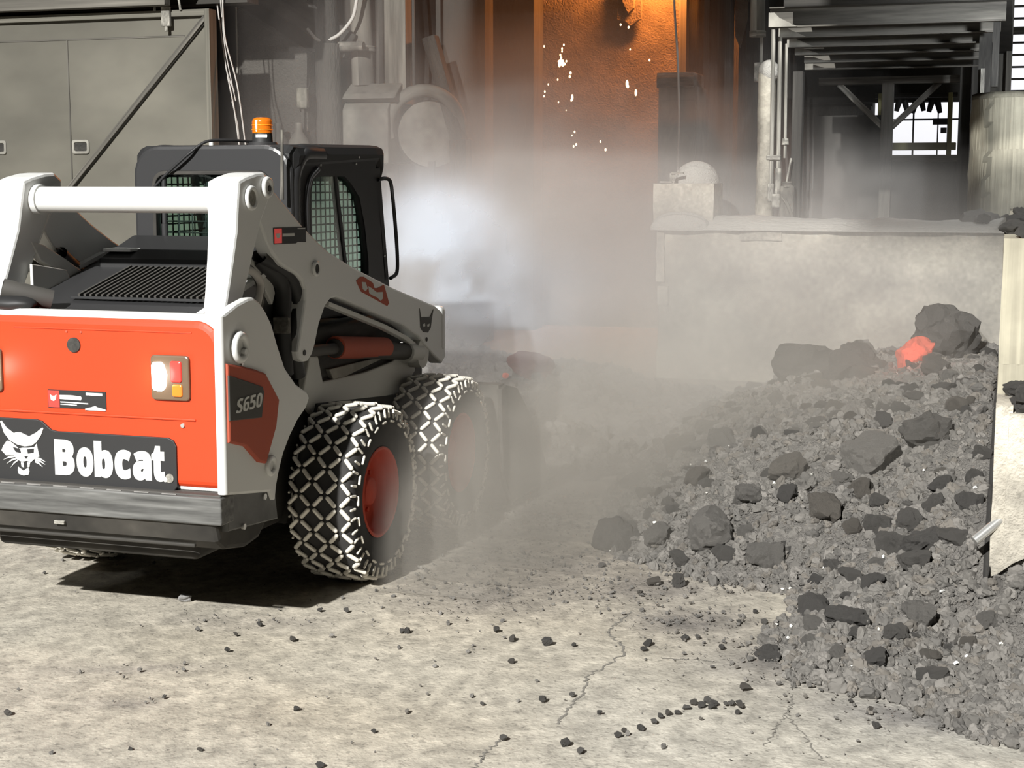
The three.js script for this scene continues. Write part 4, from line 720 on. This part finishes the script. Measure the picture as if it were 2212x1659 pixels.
// ---------------------------------------------------------------- sliding door at the left
{
  const d = group('door_1'); structure(d, 'large dusty grey sliding door with a diagonal brace');
  put('door_panel', box(-10.5, -4.22, 0.02, 3.62, 7.52, 7.58), M.doorPaint, d);
  put('door_frame', merged([box(-10.5, -4.19, 3.60, 3.665, 7.46, 7.60), box(-4.235, -4.18, 0.02, 3.665, 7.45, 7.60), box(-10.5, -4.2, 0.02, 0.12, 7.46, 7.60)]), M.doorPaint, d);
  put('brace', beam(V(-4.24, 3.585, 7.49), V(-6.15, 1.62, 7.49), 0.055, 0.05), M.steelDusty, d);
  put('brace_shadow_gap', beam(V(-4.26, 3.53, 7.505), V(-6.17, 1.57, 7.505), 0.03, 0.02), M.steelDark, d).name = 'brace_shadow_strip';  // dark strip painting the shadow along the brace
  put('seam', merged([box(-5.92, -5.905, 0.1, 3.4, 7.512, 7.522), box(-10.4, -4.5, 3.40, 3.415, 7.512, 7.522)]), M.steelDusty, d);
  for (const x of [-5.79, -6.83]) { const h = put('recessed_handle', polyZ(roundedRect(x - 0.105, x + 0.105, 2.21, 2.36, 0.03), 7.50, 7.525, 0.006, [roundedRect(x - 0.075, x + 0.078, 2.24, 2.33, 0.015)]), M.steelPale, d); put('handle_well', box(x - 0.08, x + 0.08, 2.235, 2.335, 7.515, 7.522), M.steelDark, h); }
  put('hanger', merged([box(-4.72, -4.62, 3.50, 3.70, 7.42, 7.46, 0.006), rod(V(-4.67, 3.45, 7.44), V(-4.67, 3.56, 7.44), 0.018), polyZ([[-4.86, 3.92], [-4.44, 3.92], [-4.50, 3.83], [-4.58, 3.77], [-4.74, 3.77], [-4.82, 3.83]], 7.40, 7.46), rod(V(-4.80, 3.78, 7.44), V(-4.80, 3.66, 7.44), 0.012), rod(V(-4.52, 3.78, 7.44), V(-4.50, 3.66, 7.44), 0.012)]), M.steelPale, d);
  const rail = structure(put('trim_1', merged([box(-12, -4.6, 3.70, 3.92, 7.30, 7.42, 0.01), box(-16, -3.6, 3.98, 4.5, 7.3, 7.7)]), M.steelDusty), 'dusty steel rail above the sliding door');
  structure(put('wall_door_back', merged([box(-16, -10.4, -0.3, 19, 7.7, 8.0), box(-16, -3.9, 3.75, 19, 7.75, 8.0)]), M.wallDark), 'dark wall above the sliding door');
}
// loose cables hanging right of the door
[[[-4.16, 3.95, 7.7], [-4.14, 3.4, 7.7], [-4.02, 2.9, 7.72], [-3.93, 2.2, 7.72]], [[-4.22, 3.95, 7.75], [-4.17, 3.3, 7.75], [-4.06, 2.75, 7.75]], [[-4.12, 3.0, 7.7], [-4.05, 2.65, 7.7], [-3.98, 2.1, 7.7]], [[-4.13, 2.75, 7.8], [-4.07, 2.5, 7.8], [-4.04, 2.1, 7.8]], [[-4.30, 3.95, 7.8], [-4.19, 3.1, 7.8], [-4.10, 2.85, 7.8]]]
  .forEach((p, i) => tag(put('hanging_cable', pipe(p.map((q) => V(...q)), i % 2 ? 0.006 : 0.008, 6), M.cable), ['longest pale cable slanting down beside the sliding door edge', 'pale cable ending at mid height beside the sliding door edge', 'short slanting cable near the beacon, right of the sliding door', 'short thin cable low against the sliding door edge', 'thin cable falling from above the top corner of the sliding door'][i], 'cable', 'cables beside the sliding door'));
// dark rough partition with its pale edge, and the machinery in front of it
{
  const pg = new THREE.BoxGeometry(0.86, 4.2, 0.2, 16, 70, 3).translate(-4.27, 1.8, -9.1), pp = pg.attributes.position;
  for (let i = 0; i < pp.count; i++) pp.setY(i, Math.min(pp.getY(i), 3.86 - (pp.getX(i) + 4.70) * 0.62));
  const g = tag(put('partition_panel', roughen(pg, 0.02, 6, 4, 9, true), M.wallDark), 'dark rough dust-caked partition with a slanting top behind the cab', 'panel');
  put('edge_strip', rod(V(-4.70, 0.0, 8.98), V(-4.69, 3.86, 8.98), 0.012, 0.012, 6), M.steelPale, g);
  const b = tag(put('sloping_beam', beam(V(-5.1, 4.42, 9.5), V(-3.5, 3.42, 9.5), 0.2, 0.30), M.steelDark), 'dark sloping beam across the top of the rough partition', 'beam');
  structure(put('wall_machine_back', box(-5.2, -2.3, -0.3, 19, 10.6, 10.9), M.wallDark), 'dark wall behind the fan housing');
}
{
  const c = tag(put('support_column', merged([rod(V(-3.72, 0, 9.3), V(-3.72, 3.45, 9.3), 0.135, 0.145, 20), rod(V(-3.72, 3.40, 9.3), V(-3.72, 6, 9.3), 0.11, 0.11, 18)]), M.wallDark), 'round dust-covered steel column behind the cab roof', 'column');
  put('column_collar', merged([rod(V(-3.80, 3.36, 9.4), V(-3.80, 3.43, 9.4), 0.16, 0.13, 18), rod(V(-3.60, 3.42, 9.35), V(-3.30, 3.42, 9.35), 0.06, 0.05, 12)]), M.steelDusty, c);
  tag(put('strap', pipe([V(-3.95, 3.62, 9.27), V(-3.82, 3.50, 9.22), V(-3.70, 3.48, 9.22), V(-3.55, 3.55, 9.25), V(-3.40, 3.75, 9.3), V(-3.33, 4.1, 9.3)], 0.02, 6), M.cable), 'pale strap looped round the round steel column', 'strap');
  tag(put('riser_duct', merged([rod(V(-3.42, 3.0, 9.6), V(-3.50, 6, 9.6), 0.13, 0.10, 16), rod(V(-3.42, 3.38, 9.6), V(-3.42, 3.44, 9.6), 0.15, 0.15, 16)]), M.steelDusty), 'dusty tapering riser duct next to the round column', 'duct');
  tag(put('box_column', box(-3.14, -2.88, 2.9, 6, 9.55, 9.75, 0.01), M.steelDusty), 'square dusty column rising from the fan housing', 'column');
  tag(put('conduit_line', merged([rod(V(-2.80, 2.95, 9.6), V(-2.80, 6, 9.6), 0.018), rod(V(-3.2, 3.0, 9.6), V(-3.2, 6, 9.7), 0.06)]), M.steelDark), 'dark vertical conduit pair beside the square column', 'conduit');
  // fan housing: curved cover over a drum, with a ribbed side
  const h = tag(put('fan_housing', merged([polyX([[9.35, 2.12], [9.35, 2.72], [9.42, 2.80], [9.5, 2.82], [10.4, 2.82], [10.4, 2.12]], -3.58, -3.02, 0.02), polyX([[9.30, 2.84], [9.36, 2.90], [9.55, 3.02], [10.1, 3.02], [10.4, 2.9], [10.4, 2.78], [9.5, 2.79]], -3.56, -2.92, 0.015)]), M.steelDusty), 'dusty boxy fan housing with a curved hood behind the cab', 'machine');
  put('housing_ring', new THREE.TorusGeometry(0.42, 0.075, 10, 40, Math.PI * 1.15).rotateY(0.55).rotateZ(-0.2).translate(-2.72, 2.52, -9.7), M.steelDusty, h);
  put('drum_face', new THREE.CylinderGeometry(0.38, 0.38, 0.3, 32).rotateX(Math.PI / 2).rotateY(0.55).translate(-2.74, 2.46, -9.9), M.steelDusty, h);
  put('stand', merged([box(-3.5, -3.38, 0, 2.15, 9.6, 9.75), box(-3.15, -3.05, 0, 2.15, 9.6, 9.75), box(-2.85, -2.62, 0, 2.15, 9.75, 9.95)]), M.steelDark, h);
  tag(put('dust_chute', merged([beam(V(-2.72, 3.55, 9.9), V(-2.36, 2.35, 9.9), 0.16, 0.16), beam(V(-2.36, 2.4, 9.9), V(-2.30, 0.0, 9.9), 0.22, 0.2)]), M.wallDark), 'dark sloping chute descending right of the fan housing', 'chute');
  for (let i = 0; i < 2; i++) tag(put('gas_bottle', new THREE.LatheGeometry([[0, 0], [0.13, 0], [0.135, 0.05], [0.135, 2.22], [0.11, 2.36], [0.045, 2.46], [0.04, 2.56], [0, 2.56]].map(([a, b]) => new THREE.Vector2(a, b)), 22).translate(-4.08 + i * 0.25, 0, -8.75), i ? M.steelDusty : M.steelDark), i ? 'grey tapering bottle in front of the partition, near the column' : 'dark tapering bottle in front of the partition, away from the column', 'bottle');
  tag(put('junction_box', box(-3.93, -3.80, 2.72, 2.95, 8.9, 8.98, 0.02), M.doorPaint), 'small pale box mounted beside the round column', 'box');
  put('bracket_post', box(-3.88, -3.85, 0, 2.74, 8.93, 8.96), M.steelDark, scene.children[scene.children.length - 1]);
}
// ---------------------------------------------------------------- furnace wall lit by molten metal
{
  const w = structure(put('wall_furnace', chunky(-2.6, -0.45, -0.3, 6.5, 13.0, 13.5, 0.12, 0.03, 2.4, 12), M.furnace), 'rough refractory wall lit orange by molten metal');
  structure(put('wall_furnace_side', box(-5.4, -2.2, -0.3, 8, 12.2, 12.6), M.wallDark), 'dark caked wall left of the glow');
  structure(put('wall_added_glow_block', box(0.63, 0.71, -0.3, 8, 11.0, 15.2), M.wallDark), 'dark wall added to keep the orange glow off the pipes');  // added to block the molten light from spilling onto the services
  structure(put('wall_furnace_right', box(-0.47, 0.62, -0.3, 8, 13.2, 13.6), M.wallDark), 'dark wall right of the glow');
  tag(put('hatch_plate', merged([polyZ([[-1.28, 4.4], [-1.28, 3.98], [-1.18, 3.96], [-1.10, 3.90], [-1.0, 3.97], [-0.96, 3.98], [-0.96, 4.4]], 12.86, 12.92, 0.006), polyZ([[-1.2, 4.4], [-1.2, 4.2], [-1.12, 4.05], [-1.05, 4.12], [-1.03, 4.4]], 12.8, 12.87, 0.006)]), M.furnace), 'small hatch plate hanging on the orange-lit wall', 'plate');
  tag(put('corner_strip', box(-0.46, -0.36, 2.0, 8, 12.82, 12.98, 0.01), M.steelDusty), 'grey steel strip at the right edge of the orange wall', 'strip');
  const v = tag(put('molten_flame', roughen(new THREE.SphereGeometry(0.2, 20, 14), 0.05, 6), M.molten), 'glowing molten metal pouring above the orange wall', 'molten metal');
  v.position.set(-0.62, 4.74, -12.56);
  put('launder', polyX([[12.2, 5.25], [12.2, 5.42], [12.3, 5.32], [12.92, 5.5], [12.92, 5.35]], -0.9, -0.4, 0.01), M.steelDark, v).position.set(0.62, -4.74, 12.56);
  const l = new THREE.PointLight(new THREE.Color(...GLOW.color), GLOW.power); l.name = 'molten_flame_light'; l.position.set(-0.62, 4.74, -12.56); l.shadow.radius = 8; shadowed(l, 20);
  const sg = new THREE.SphereGeometry(1, 8, 6);
  SPARKS.forEach(([x, y, s]) => { const m = tag(put('fire_spark', sg, M.spark), 'tiny bright spark falling in front of the glowing wall', 'spark', 'sparks falling from the molten metal'); m.position.set(x, y, -10); m.scale.set(0.010 * s, 0.014 * s * (s > 1.3 ? 1.9 : 1), 0.010 * s); });
}
{
  const c = tag(put('cabinet', merged([box(-0.075, 0.36, 1.2, 2.95, 10, 10.5, 0.01), box(-0.06, 0.34, 0.0, 1.2, 10.05, 10.45), box(-0.09, 0.33, 2.93, 3.10, 9.95, 10.5, 0.02)]), M.steelDusty), 'tall dusty grey cabinet right of the orange wall', 'cabinet');
  put('dark_band', box(-0.07, 0.325, 2.95, 3.06, 9.93, 9.96), M.furnace, c);
  put('cabinet_door', box(-0.05, 0.34, 1.9, 2.80, 9.98, 10.005, 0.006), M.steelDusty, c);
  tag(put('hanging_cable', pipe([V(0.10, 5, 10.2), V(0.105, 4.0, 9.9), V(0.20, 3.2, 9.7), V(0.245, 2.6, 9.6), V(0.26, 1.95, 9.5), V(0.27, 1.5, 9.4)], 0.012, 6), M.cable), 'long pale cable hanging down past the grey cabinet', 'cable');
  const k = tag(put('steel_column', merged([box(0.30, 0.36, 0, 8, 10.6, 10.85), box(0.54, 0.60, 0, 8, 10.6, 10.85), box(0.34, 0.56, 0, 8, 10.70, 10.74)]), M.steelDark), 'dark steel column between the cabinet and the lagged pipe', 'column');
  const f = tag(put('orange_flap', polyZ([[0.56, 5], [0.74, 5], [0.74, 3.75], [0.66, 3.42], [0.60, 3.55]], 10.9, 10.93, 0.004), M.furnace), 'orange-lit flap seen past the dark steel column', 'flap');
  const fl = new THREE.PointLight(new THREE.Color(...GLOW.color), 0.8); fl.name = 'molten_glow_beam'; fl.position.set(0.45, 4.9, -11.3); shadowed(fl, 8);
  structure(put('wall_services_back', merged([box(0.62, 3.45, 3.0, 8, 15.2, 15.5), box(0.62, 1.75, -0.3, 2.95, 15.2, 15.5)]), M.wallDark), 'dark wall behind the lagged pipe');
}
// ---------------------------------------------------------------- pipes, platform and frame behind the bay
{
  const p = tag(put('lagged_pipe', roughen(new THREE.CylinderGeometry(0.085, 0.10, 3.0, 22, 40), 0.012, 7).translate(1.27, 1.5, -9), M.concrete), 'thick pale lagged pipe standing behind the bay wall', 'pipe');
  put('pipe_cap', roughen(new THREE.SphereGeometry(0.11, 18, 10), 0.02, 8).translate(1.29, 3.02, -9), M.dust, p);
  tag(put('vent_pipe', merged([rod(V(1.10, 3.42, 9.4), V(1.06, 6, 9.4), 0.075, 0.07, 18), rod(V(1.10, 3.40, 9.4), V(1.10, 3.46, 9.4), 0.085, 0.085, 18)]), M.steelPale), 'pale vertical vent pipe hanging near the top edge', 'pipe');
  tag(put('wall_lamp_box', merged([box(1.05, 1.18, 2.95, 3.15, 9.5, 9.58, 0.01), box(1.1, 1.13, 3.1, 6, 9.55, 9.58)]), M.steelPale), 'small pale box between the vent pipe and lagged pipe', 'box');
  tag(put('cable_bracket', merged([polyZ([[0.75, 4.1], [1.0, 4.1], [1.0, 3.75], [0.86, 3.86]], 9.8, 9.84), rod(V(0.95, 3.8, 9.8), V(1.0, 6, 9.8), 0.02)]), M.steelDark), 'dark angled bracket hanging left of the vent pipe', 'bracket');
  const post = tag(put('conduit_post', box(1.56, 1.66, 0, 3.0, 8.75, 8.9, 0.01), M.steelDark), 'dark post carrying the three conduits behind the bay', 'post');
  [[1.385, 1.88, 3.40, 'left conduit of three on the dark post, ending in a box'], [1.452, 1.95, 3.33, 'middle conduit of three on the dark post'], [1.515, 2.15, 3.26, 'right conduit of three on the dark post, ending highest']].forEach(([x, y0, y1, label], i) => {
    const c = tag(put('conduit', rod(V(x, y0, 8.66), V(x - 0.01, y1, 8.66), i < 2 ? 0.021 : 0.015, i < 2 ? 0.021 : 0.015, 12), M.steelPale), label, 'conduit');
    put('fitting', merged(i === 0 ? [box(x - 0.05, x + 0.09, 2.13, 2.18, 8.62, 8.70, 0.008), box(x - 0.03, x + 0.03, 1.72, 1.90, 8.62, 8.72, 0.01)] : i === 1 ? [rod(V(x, 1.8, 8.66), V(x, 2.05, 8.66), 0.035, 0.03), box(x - 0.05, x + 0.11, 1.66, 1.80, 8.6, 8.72, 0.01)] : [rod(V(x, 2.28, 8.66), V(x, 2.34, 8.66), 0.036, 0.03), rod(V(x + 0.01, 1.85, 8.66), V(x + 0.06, 2.15, 8.66), 0.010)]), M.steelPale, c);
  });
  tag(put('valve_stand', merged([box(1.48, 1.62, 1.50, 1.88, 8.58, 8.72, 0.02), rod(V(1.55, 1.86, 8.62), V(1.55, 1.92, 8.62), 0.05, 0.05, 14), pipe([V(1.5, 1.78, 8.6), V(1.56, 1.7, 8.56), V(1.62, 1.55, 8.56), V(1.63, 1.4, 8.56)], 0.018, 8)]), M.steelDusty), 'dusty valve and box at the foot of the three conduits', 'valve');
}
{
  const P = tag(group('raised_platform'), 'raised platform with steel joists seen from below behind the bay', 'platform');
  put('deck', polyX([[8.1, 3.66], [11.6, 3.34], [11.6, 3.38], [8.1, 3.71]], 1.66, 3.6, 0.004), M.steelDark, P);
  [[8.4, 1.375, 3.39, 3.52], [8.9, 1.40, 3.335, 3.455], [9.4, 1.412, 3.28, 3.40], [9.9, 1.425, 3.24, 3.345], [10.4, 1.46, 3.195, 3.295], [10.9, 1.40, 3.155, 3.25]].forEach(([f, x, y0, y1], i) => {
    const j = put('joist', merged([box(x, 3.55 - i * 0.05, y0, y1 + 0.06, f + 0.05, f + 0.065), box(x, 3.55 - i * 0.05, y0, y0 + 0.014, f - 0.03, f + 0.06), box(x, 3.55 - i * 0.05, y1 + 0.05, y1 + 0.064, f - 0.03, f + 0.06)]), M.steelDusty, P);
    put('painted_light_wedge', polyZ([[x - 0.004, y1 + 0.01], [x + 0.05, y1 + 0.01], [x + 0.10, y1 - 0.04], [x + 0.27, y0 + 0.004], [x - 0.004, y0 + 0.004]], f - 0.045, f - 0.032, 0.002), M.steelPale, j);  // pale plate paints the triangle of light on each joist end
  });
  put('edge_beam', merged([box(1.56, 3.62, 3.54, 3.70, 8.02, 8.10, 0.01), box(1.26, 3.5, 3.76, 3.9, 8.3, 8.4)]), M.steelDark, P);
  for (const q of [[3.44, 3.50, 2.8, 3.6, 8.5, 8.62], [3.30, 3.42, 2.78, 3.4, 9.3, 9.45], [3.20, 3.28, 0, 3.3, 10.9, 11.0]]) put('side_channel', box(...q), M.steelDark, P);
  const F = tag(group('braced_frame'), 'pale post with two diagonal braces under a crossbeam behind the bay', 'frame');
  put('post', box(2.115, 2.255, 0, 3.10, 12.44, 12.56, 0.01), M.steelDusty, F);
  put('crossbeam', box(1.36, 3.14, 3.08, 3.17, 12.44, 12.56, 0.01), M.steelDusty, F);
  put('brace', beam(V(1.60, 3.09, 12.5), V(2.14, 2.57, 12.5), 0.05, 0.07), M.steelPale, F);
  put('brace', beam(V(2.78, 3.09, 12.5), V(2.24, 2.57, 12.5), 0.05, 0.07), M.steelDusty, F);
  put('sill_rail', box(2.25, 3.06, 2.15, 2.235, 12.46, 12.55, 0.01), M.steelDusty, F);
  put('infill_panel', merged([box(2.25, 3.06, 0, 2.16, 12.5, 12.54), box(1.30, 2.12, 0, 2.72, 12.62, 12.66)]), M.steelDark, F);
  const R = tag(group('roller_machine'), 'olive machine frame with dark rollers standing before the bright window', 'machine');
  put('machine_rail', merged([box(2.05, 2.92, 2.33, 2.43, 14.5, 14.6, 0.01)]), M.olive, R);
  put('machine_post', merged([box(2.80, 2.86, 0, 3.08, 14.48, 14.6, 0.01), box(1.9, 1.96, 0, 3.08, 14.48, 14.6, 0.01)]), M.olive, R);
  put('roller_rail', box(1.86, 2.92, 3.02, 3.08, 14.5, 14.6), M.steelDark, R);
  for (let i = 0; i < 6; i++) put('roller', new THREE.CylinderGeometry(0.045, 0.03, 0.16, 14).rotateZ(0.25 * (i % 2 ? 1 : -1)).translate(2.16 + i * 0.105, 2.92 - (i % 3) * 0.015, -14.5), M.black, R);
  put('drive_box', merged([box(2.62, 2.80, 2.66, 2.74, 14.4, 14.5), rod(V(2.76, 2.55, 14.45), V(2.76, 2.62, 14.45), 0.04)]), M.black, R);
  tag(put('dark_pillar', box(3.03, 3.16, 0, 3.4, 12.0, 12.3, 0.01), M.steelDark), 'dark pillar between the window and the round pier', 'pillar');
  tag(put('steel_stanchion', merged([box(3.22, 3.60, 2.6, 8, 11.6, 11.66), box(3.22, 3.28, 0, 8, 11.45, 11.66), box(3.54, 3.60, 2.0, 8, 11.45, 11.66)]), M.steelDusty), 'wide grey steel stanchion above the round pier', 'column');
  tag(put('sign_plate', box(3.325, 3.365, 2.75, 3.02, 9.22, 9.26, 0.004), M.steelPale), 'narrow pale plate fixed on the column behind the pier', 'plate');
  const q = tag(put('round_pier', roughen(new THREE.CylinderGeometry(0.62, 0.64, 2.76, 64, 50).translate(3.87, 1.38, -9.18), 0.018, 4, 4, 21), M.board), 'massive round whitewashed concrete pier behind the side wall', 'pier');
}
// ---------------------------------------------------------------- lamps out of the picture
{
  let first = null;
  FILL_AT.forEach(([x, y, z], i) => {
    if (!first) {
      first = tag(group('high_bay_lamp'), 'square high-bay lamp hanging from the hall ceiling', 'lamp', 'high-bay lamps of the hall');
      put('lamp_shell', new THREE.BoxGeometry(1.2, 0.12, 1.2).translate(0, 0.075, 0), M.lampShell, first);
      put('lamp_face', new THREE.BoxGeometry(1.1, 0.02, 1.1).translate(0, 0.005, 0), M.lampFace, first);
      put('lamp_rod', new THREE.CylinderGeometry(0.02, 0.02, 10.25, 8).translate(0, 5.25, 0), M.lampShell, first);
      first.position.set(x, y, z);
    } else copyOf(first).position.set(x, y, z);
  });
  // added fill lamp, unseen behind the side wall, brightening the space under the platform
  const w = tag(group('added_fill_lamp'), 'unseen fill lamp added on a pole behind the tall side wall', 'lamp');
  w.position.set(4.8, 0, -6.2);
  put('pole', new THREE.CylinderGeometry(0.03, 0.04, 3.3, 12).translate(0, 1.65, 0), M.lampShell, w);
  const hd = group('lamp_head', w); hd.position.set(0, 3.38, 0); hd.lookAt(1.9, 2.3, -11.5);
  put('lamp_shell', new THREE.BoxGeometry(0.30, 0.22, 0.10).translate(0, 0, -0.02), M.lampShell, hd);
  put('lamp_face', new THREE.BoxGeometry(0.26, 0.18, 0.01).translate(0, 0, 0.035), M.lampFace, hd);
  const wl = new THREE.SpotLight(new THREE.Color(0.92, 0.96, 1.0), 48, 0, 0.62, 0.8, 2); wl.name = 'added_fill_beam'; wl.position.set(4.74, 3.36, -6.31); wl.target.position.set(1.9, 2.3, -11.5); wl.shadow.radius = 6; scene.add(wl.target); shadowed(wl, 20);
  const f = tag(group('floodlight'), 'large floodlight on a bracket high up behind the camera', 'lamp');
  f.position.set(...KEY.at); f.lookAt(0.8, 0.6, -3);
  put('lamp_shell', new THREE.BoxGeometry(0.9, 0.7, 0.3).translate(0, 0, -0.30), M.lampShell, f);
  put('lamp_face', new THREE.BoxGeometry(0.8, 0.6, 0.02).translate(0, 0, -0.13), M.lampFace, f);
  put('lamp_bracket', new THREE.CylinderGeometry(0.04, 0.04, 6.2, 8).rotateX(Math.PI / 2).translate(0, 0, -3.4), M.lampShell, f);
}
// ---------------------------------------------------------------- dust and smoke: thin layers whose opacity follows the density of the cloud
function cloud(name, label, color, layers, blobs, opts = {}) {
  const { x0 = -4.2, x1 = 4.6, y1 = 4.6, step = 0.12, freq = 1.2, contrast = 2.4, fade = 0 } = opts, pos = [], col = [], idx = [];
  layers.forEach((f, li) => {
    const gap = ((layers[li + 1] ?? f + (f - layers[li - 1])) - (layers[li - 1] ?? f - (layers[li + 1] - f))) / 2, nx = Math.round((x1 - x0) / step), ny = Math.round(y1 / step), base = pos.length / 3, al = [];
    for (let j = 0; j <= ny; j++) for (let i = 0; i <= nx; i++) {
      const X = x0 + i * step, Y = 0.005 + j * step, F = f + (fbm(X * 0.6 + li * 3.1, Y * 0.6, 5, 2) - 0.5) * gap * 0.9;
      let s = 0;
      for (const [bx, by, bf, rx, ry, rf, k] of blobs) s += k * Math.exp(-(((X - bx) / rx) ** 2) - (((Y - by) / ry) ** 2) - (((F - bf) / rf) ** 2));
      s *= clamp((fbm(X * freq + 11, Y * freq, F * freq * 0.8, 4) - 0.5) * contrast + 0.95, 0.05, 2.2);
      const edge = Math.min(1, Math.min(fade ? 99 : i, nx - i, (ny - j)) / 3) * (fade ? sstep(X, x0, x0 + fade) : 1);
      const a = clamp((1 - Math.exp(-s * gap)) * edge / 0.29, 0, 1);
      pos.push(X, Y, -F); col.push(...color, a); al.push(a);
    }
    for (let j = 0; j < ny; j++) for (let i = 0; i < nx; i++) {
      const o = j * (nx + 1) + i, p = o + nx + 1;
      if (Math.max(al[o], al[o + 1], al[p], al[p + 1]) > 0.02) idx.push(base + o, base + o + 1, base + p + 1, base + o, base + p + 1, base + p);
    }
  });
  const g = new THREE.BufferGeometry();
  g.setAttribute('position', new THREE.Float32BufferAttribute(pos, 3)); g.setAttribute('color', new THREE.Float32BufferAttribute(col, 4)); g.setIndex(idx); g.computeVertexNormals();
  const m = new THREE.MeshPhysicalMaterial({ name, color: 0xffffff, vertexColors: true, transparent: true, opacity: 0.29, roughness: 1, specularIntensity: 0, transmission: 0.5, thickness: 0, ior: 1.0001, side: THREE.DoubleSide, depthWrite: false });
  return tag(put(name, g, m), label, name.split('_')[0], null, 'stuff');
}
cloud('dust_cloud', 'brown-grey dust thrown up around the right-hand wheels and bucket', [0.37, 0.35, 0.315], [-0.25, 0.05, 0.38, 0.75, 1.15, 1.6, 2.2], DUST.wheels, { x0: 0.88, x1: 3.6, y1: 1.7, step: 0.05, freq: 2.2, fade: 0.16 });
cloud('dust_veil', 'thin veil of brown-grey dust hanging over the slag heap', [0.46, 0.44, 0.40], [0.9, 1.7, 2.6], DUST.veil, { x0: 1.1, x1: 3.62, y1: 2.2, step: 0.07, freq: 1.6 });
cloud('smoke_plume', 'bluish white plume of smoke drifting ahead of the cab', [0.80, 0.88, 1.0], [2.45, 2.8, 3.2], DUST.smoke, { x0: -1.2, x1: 1.6, y1: 2.8, step: 0.05, freq: 2.3, contrast: 4.6 });
cloud('dust_haze', 'wide pale haze of dust filling the bay and furnace aisle', [0.56, 0.545, 0.525], [3.6, 4.9, 6.3, 7.65, 8.9, 10.0], DUST.haze, {});

const renderer = new THREE.WebGLRenderer({ antialias: true });
renderer.shadowMap.enabled = true;
renderer.shadowMap.type = THREE.PCFSoftShadowMap;
renderer.toneMapping = THREE.LinearToneMapping;
renderer.toneMappingExposure = EXPOSURE;
renderer.render(scene, camera);
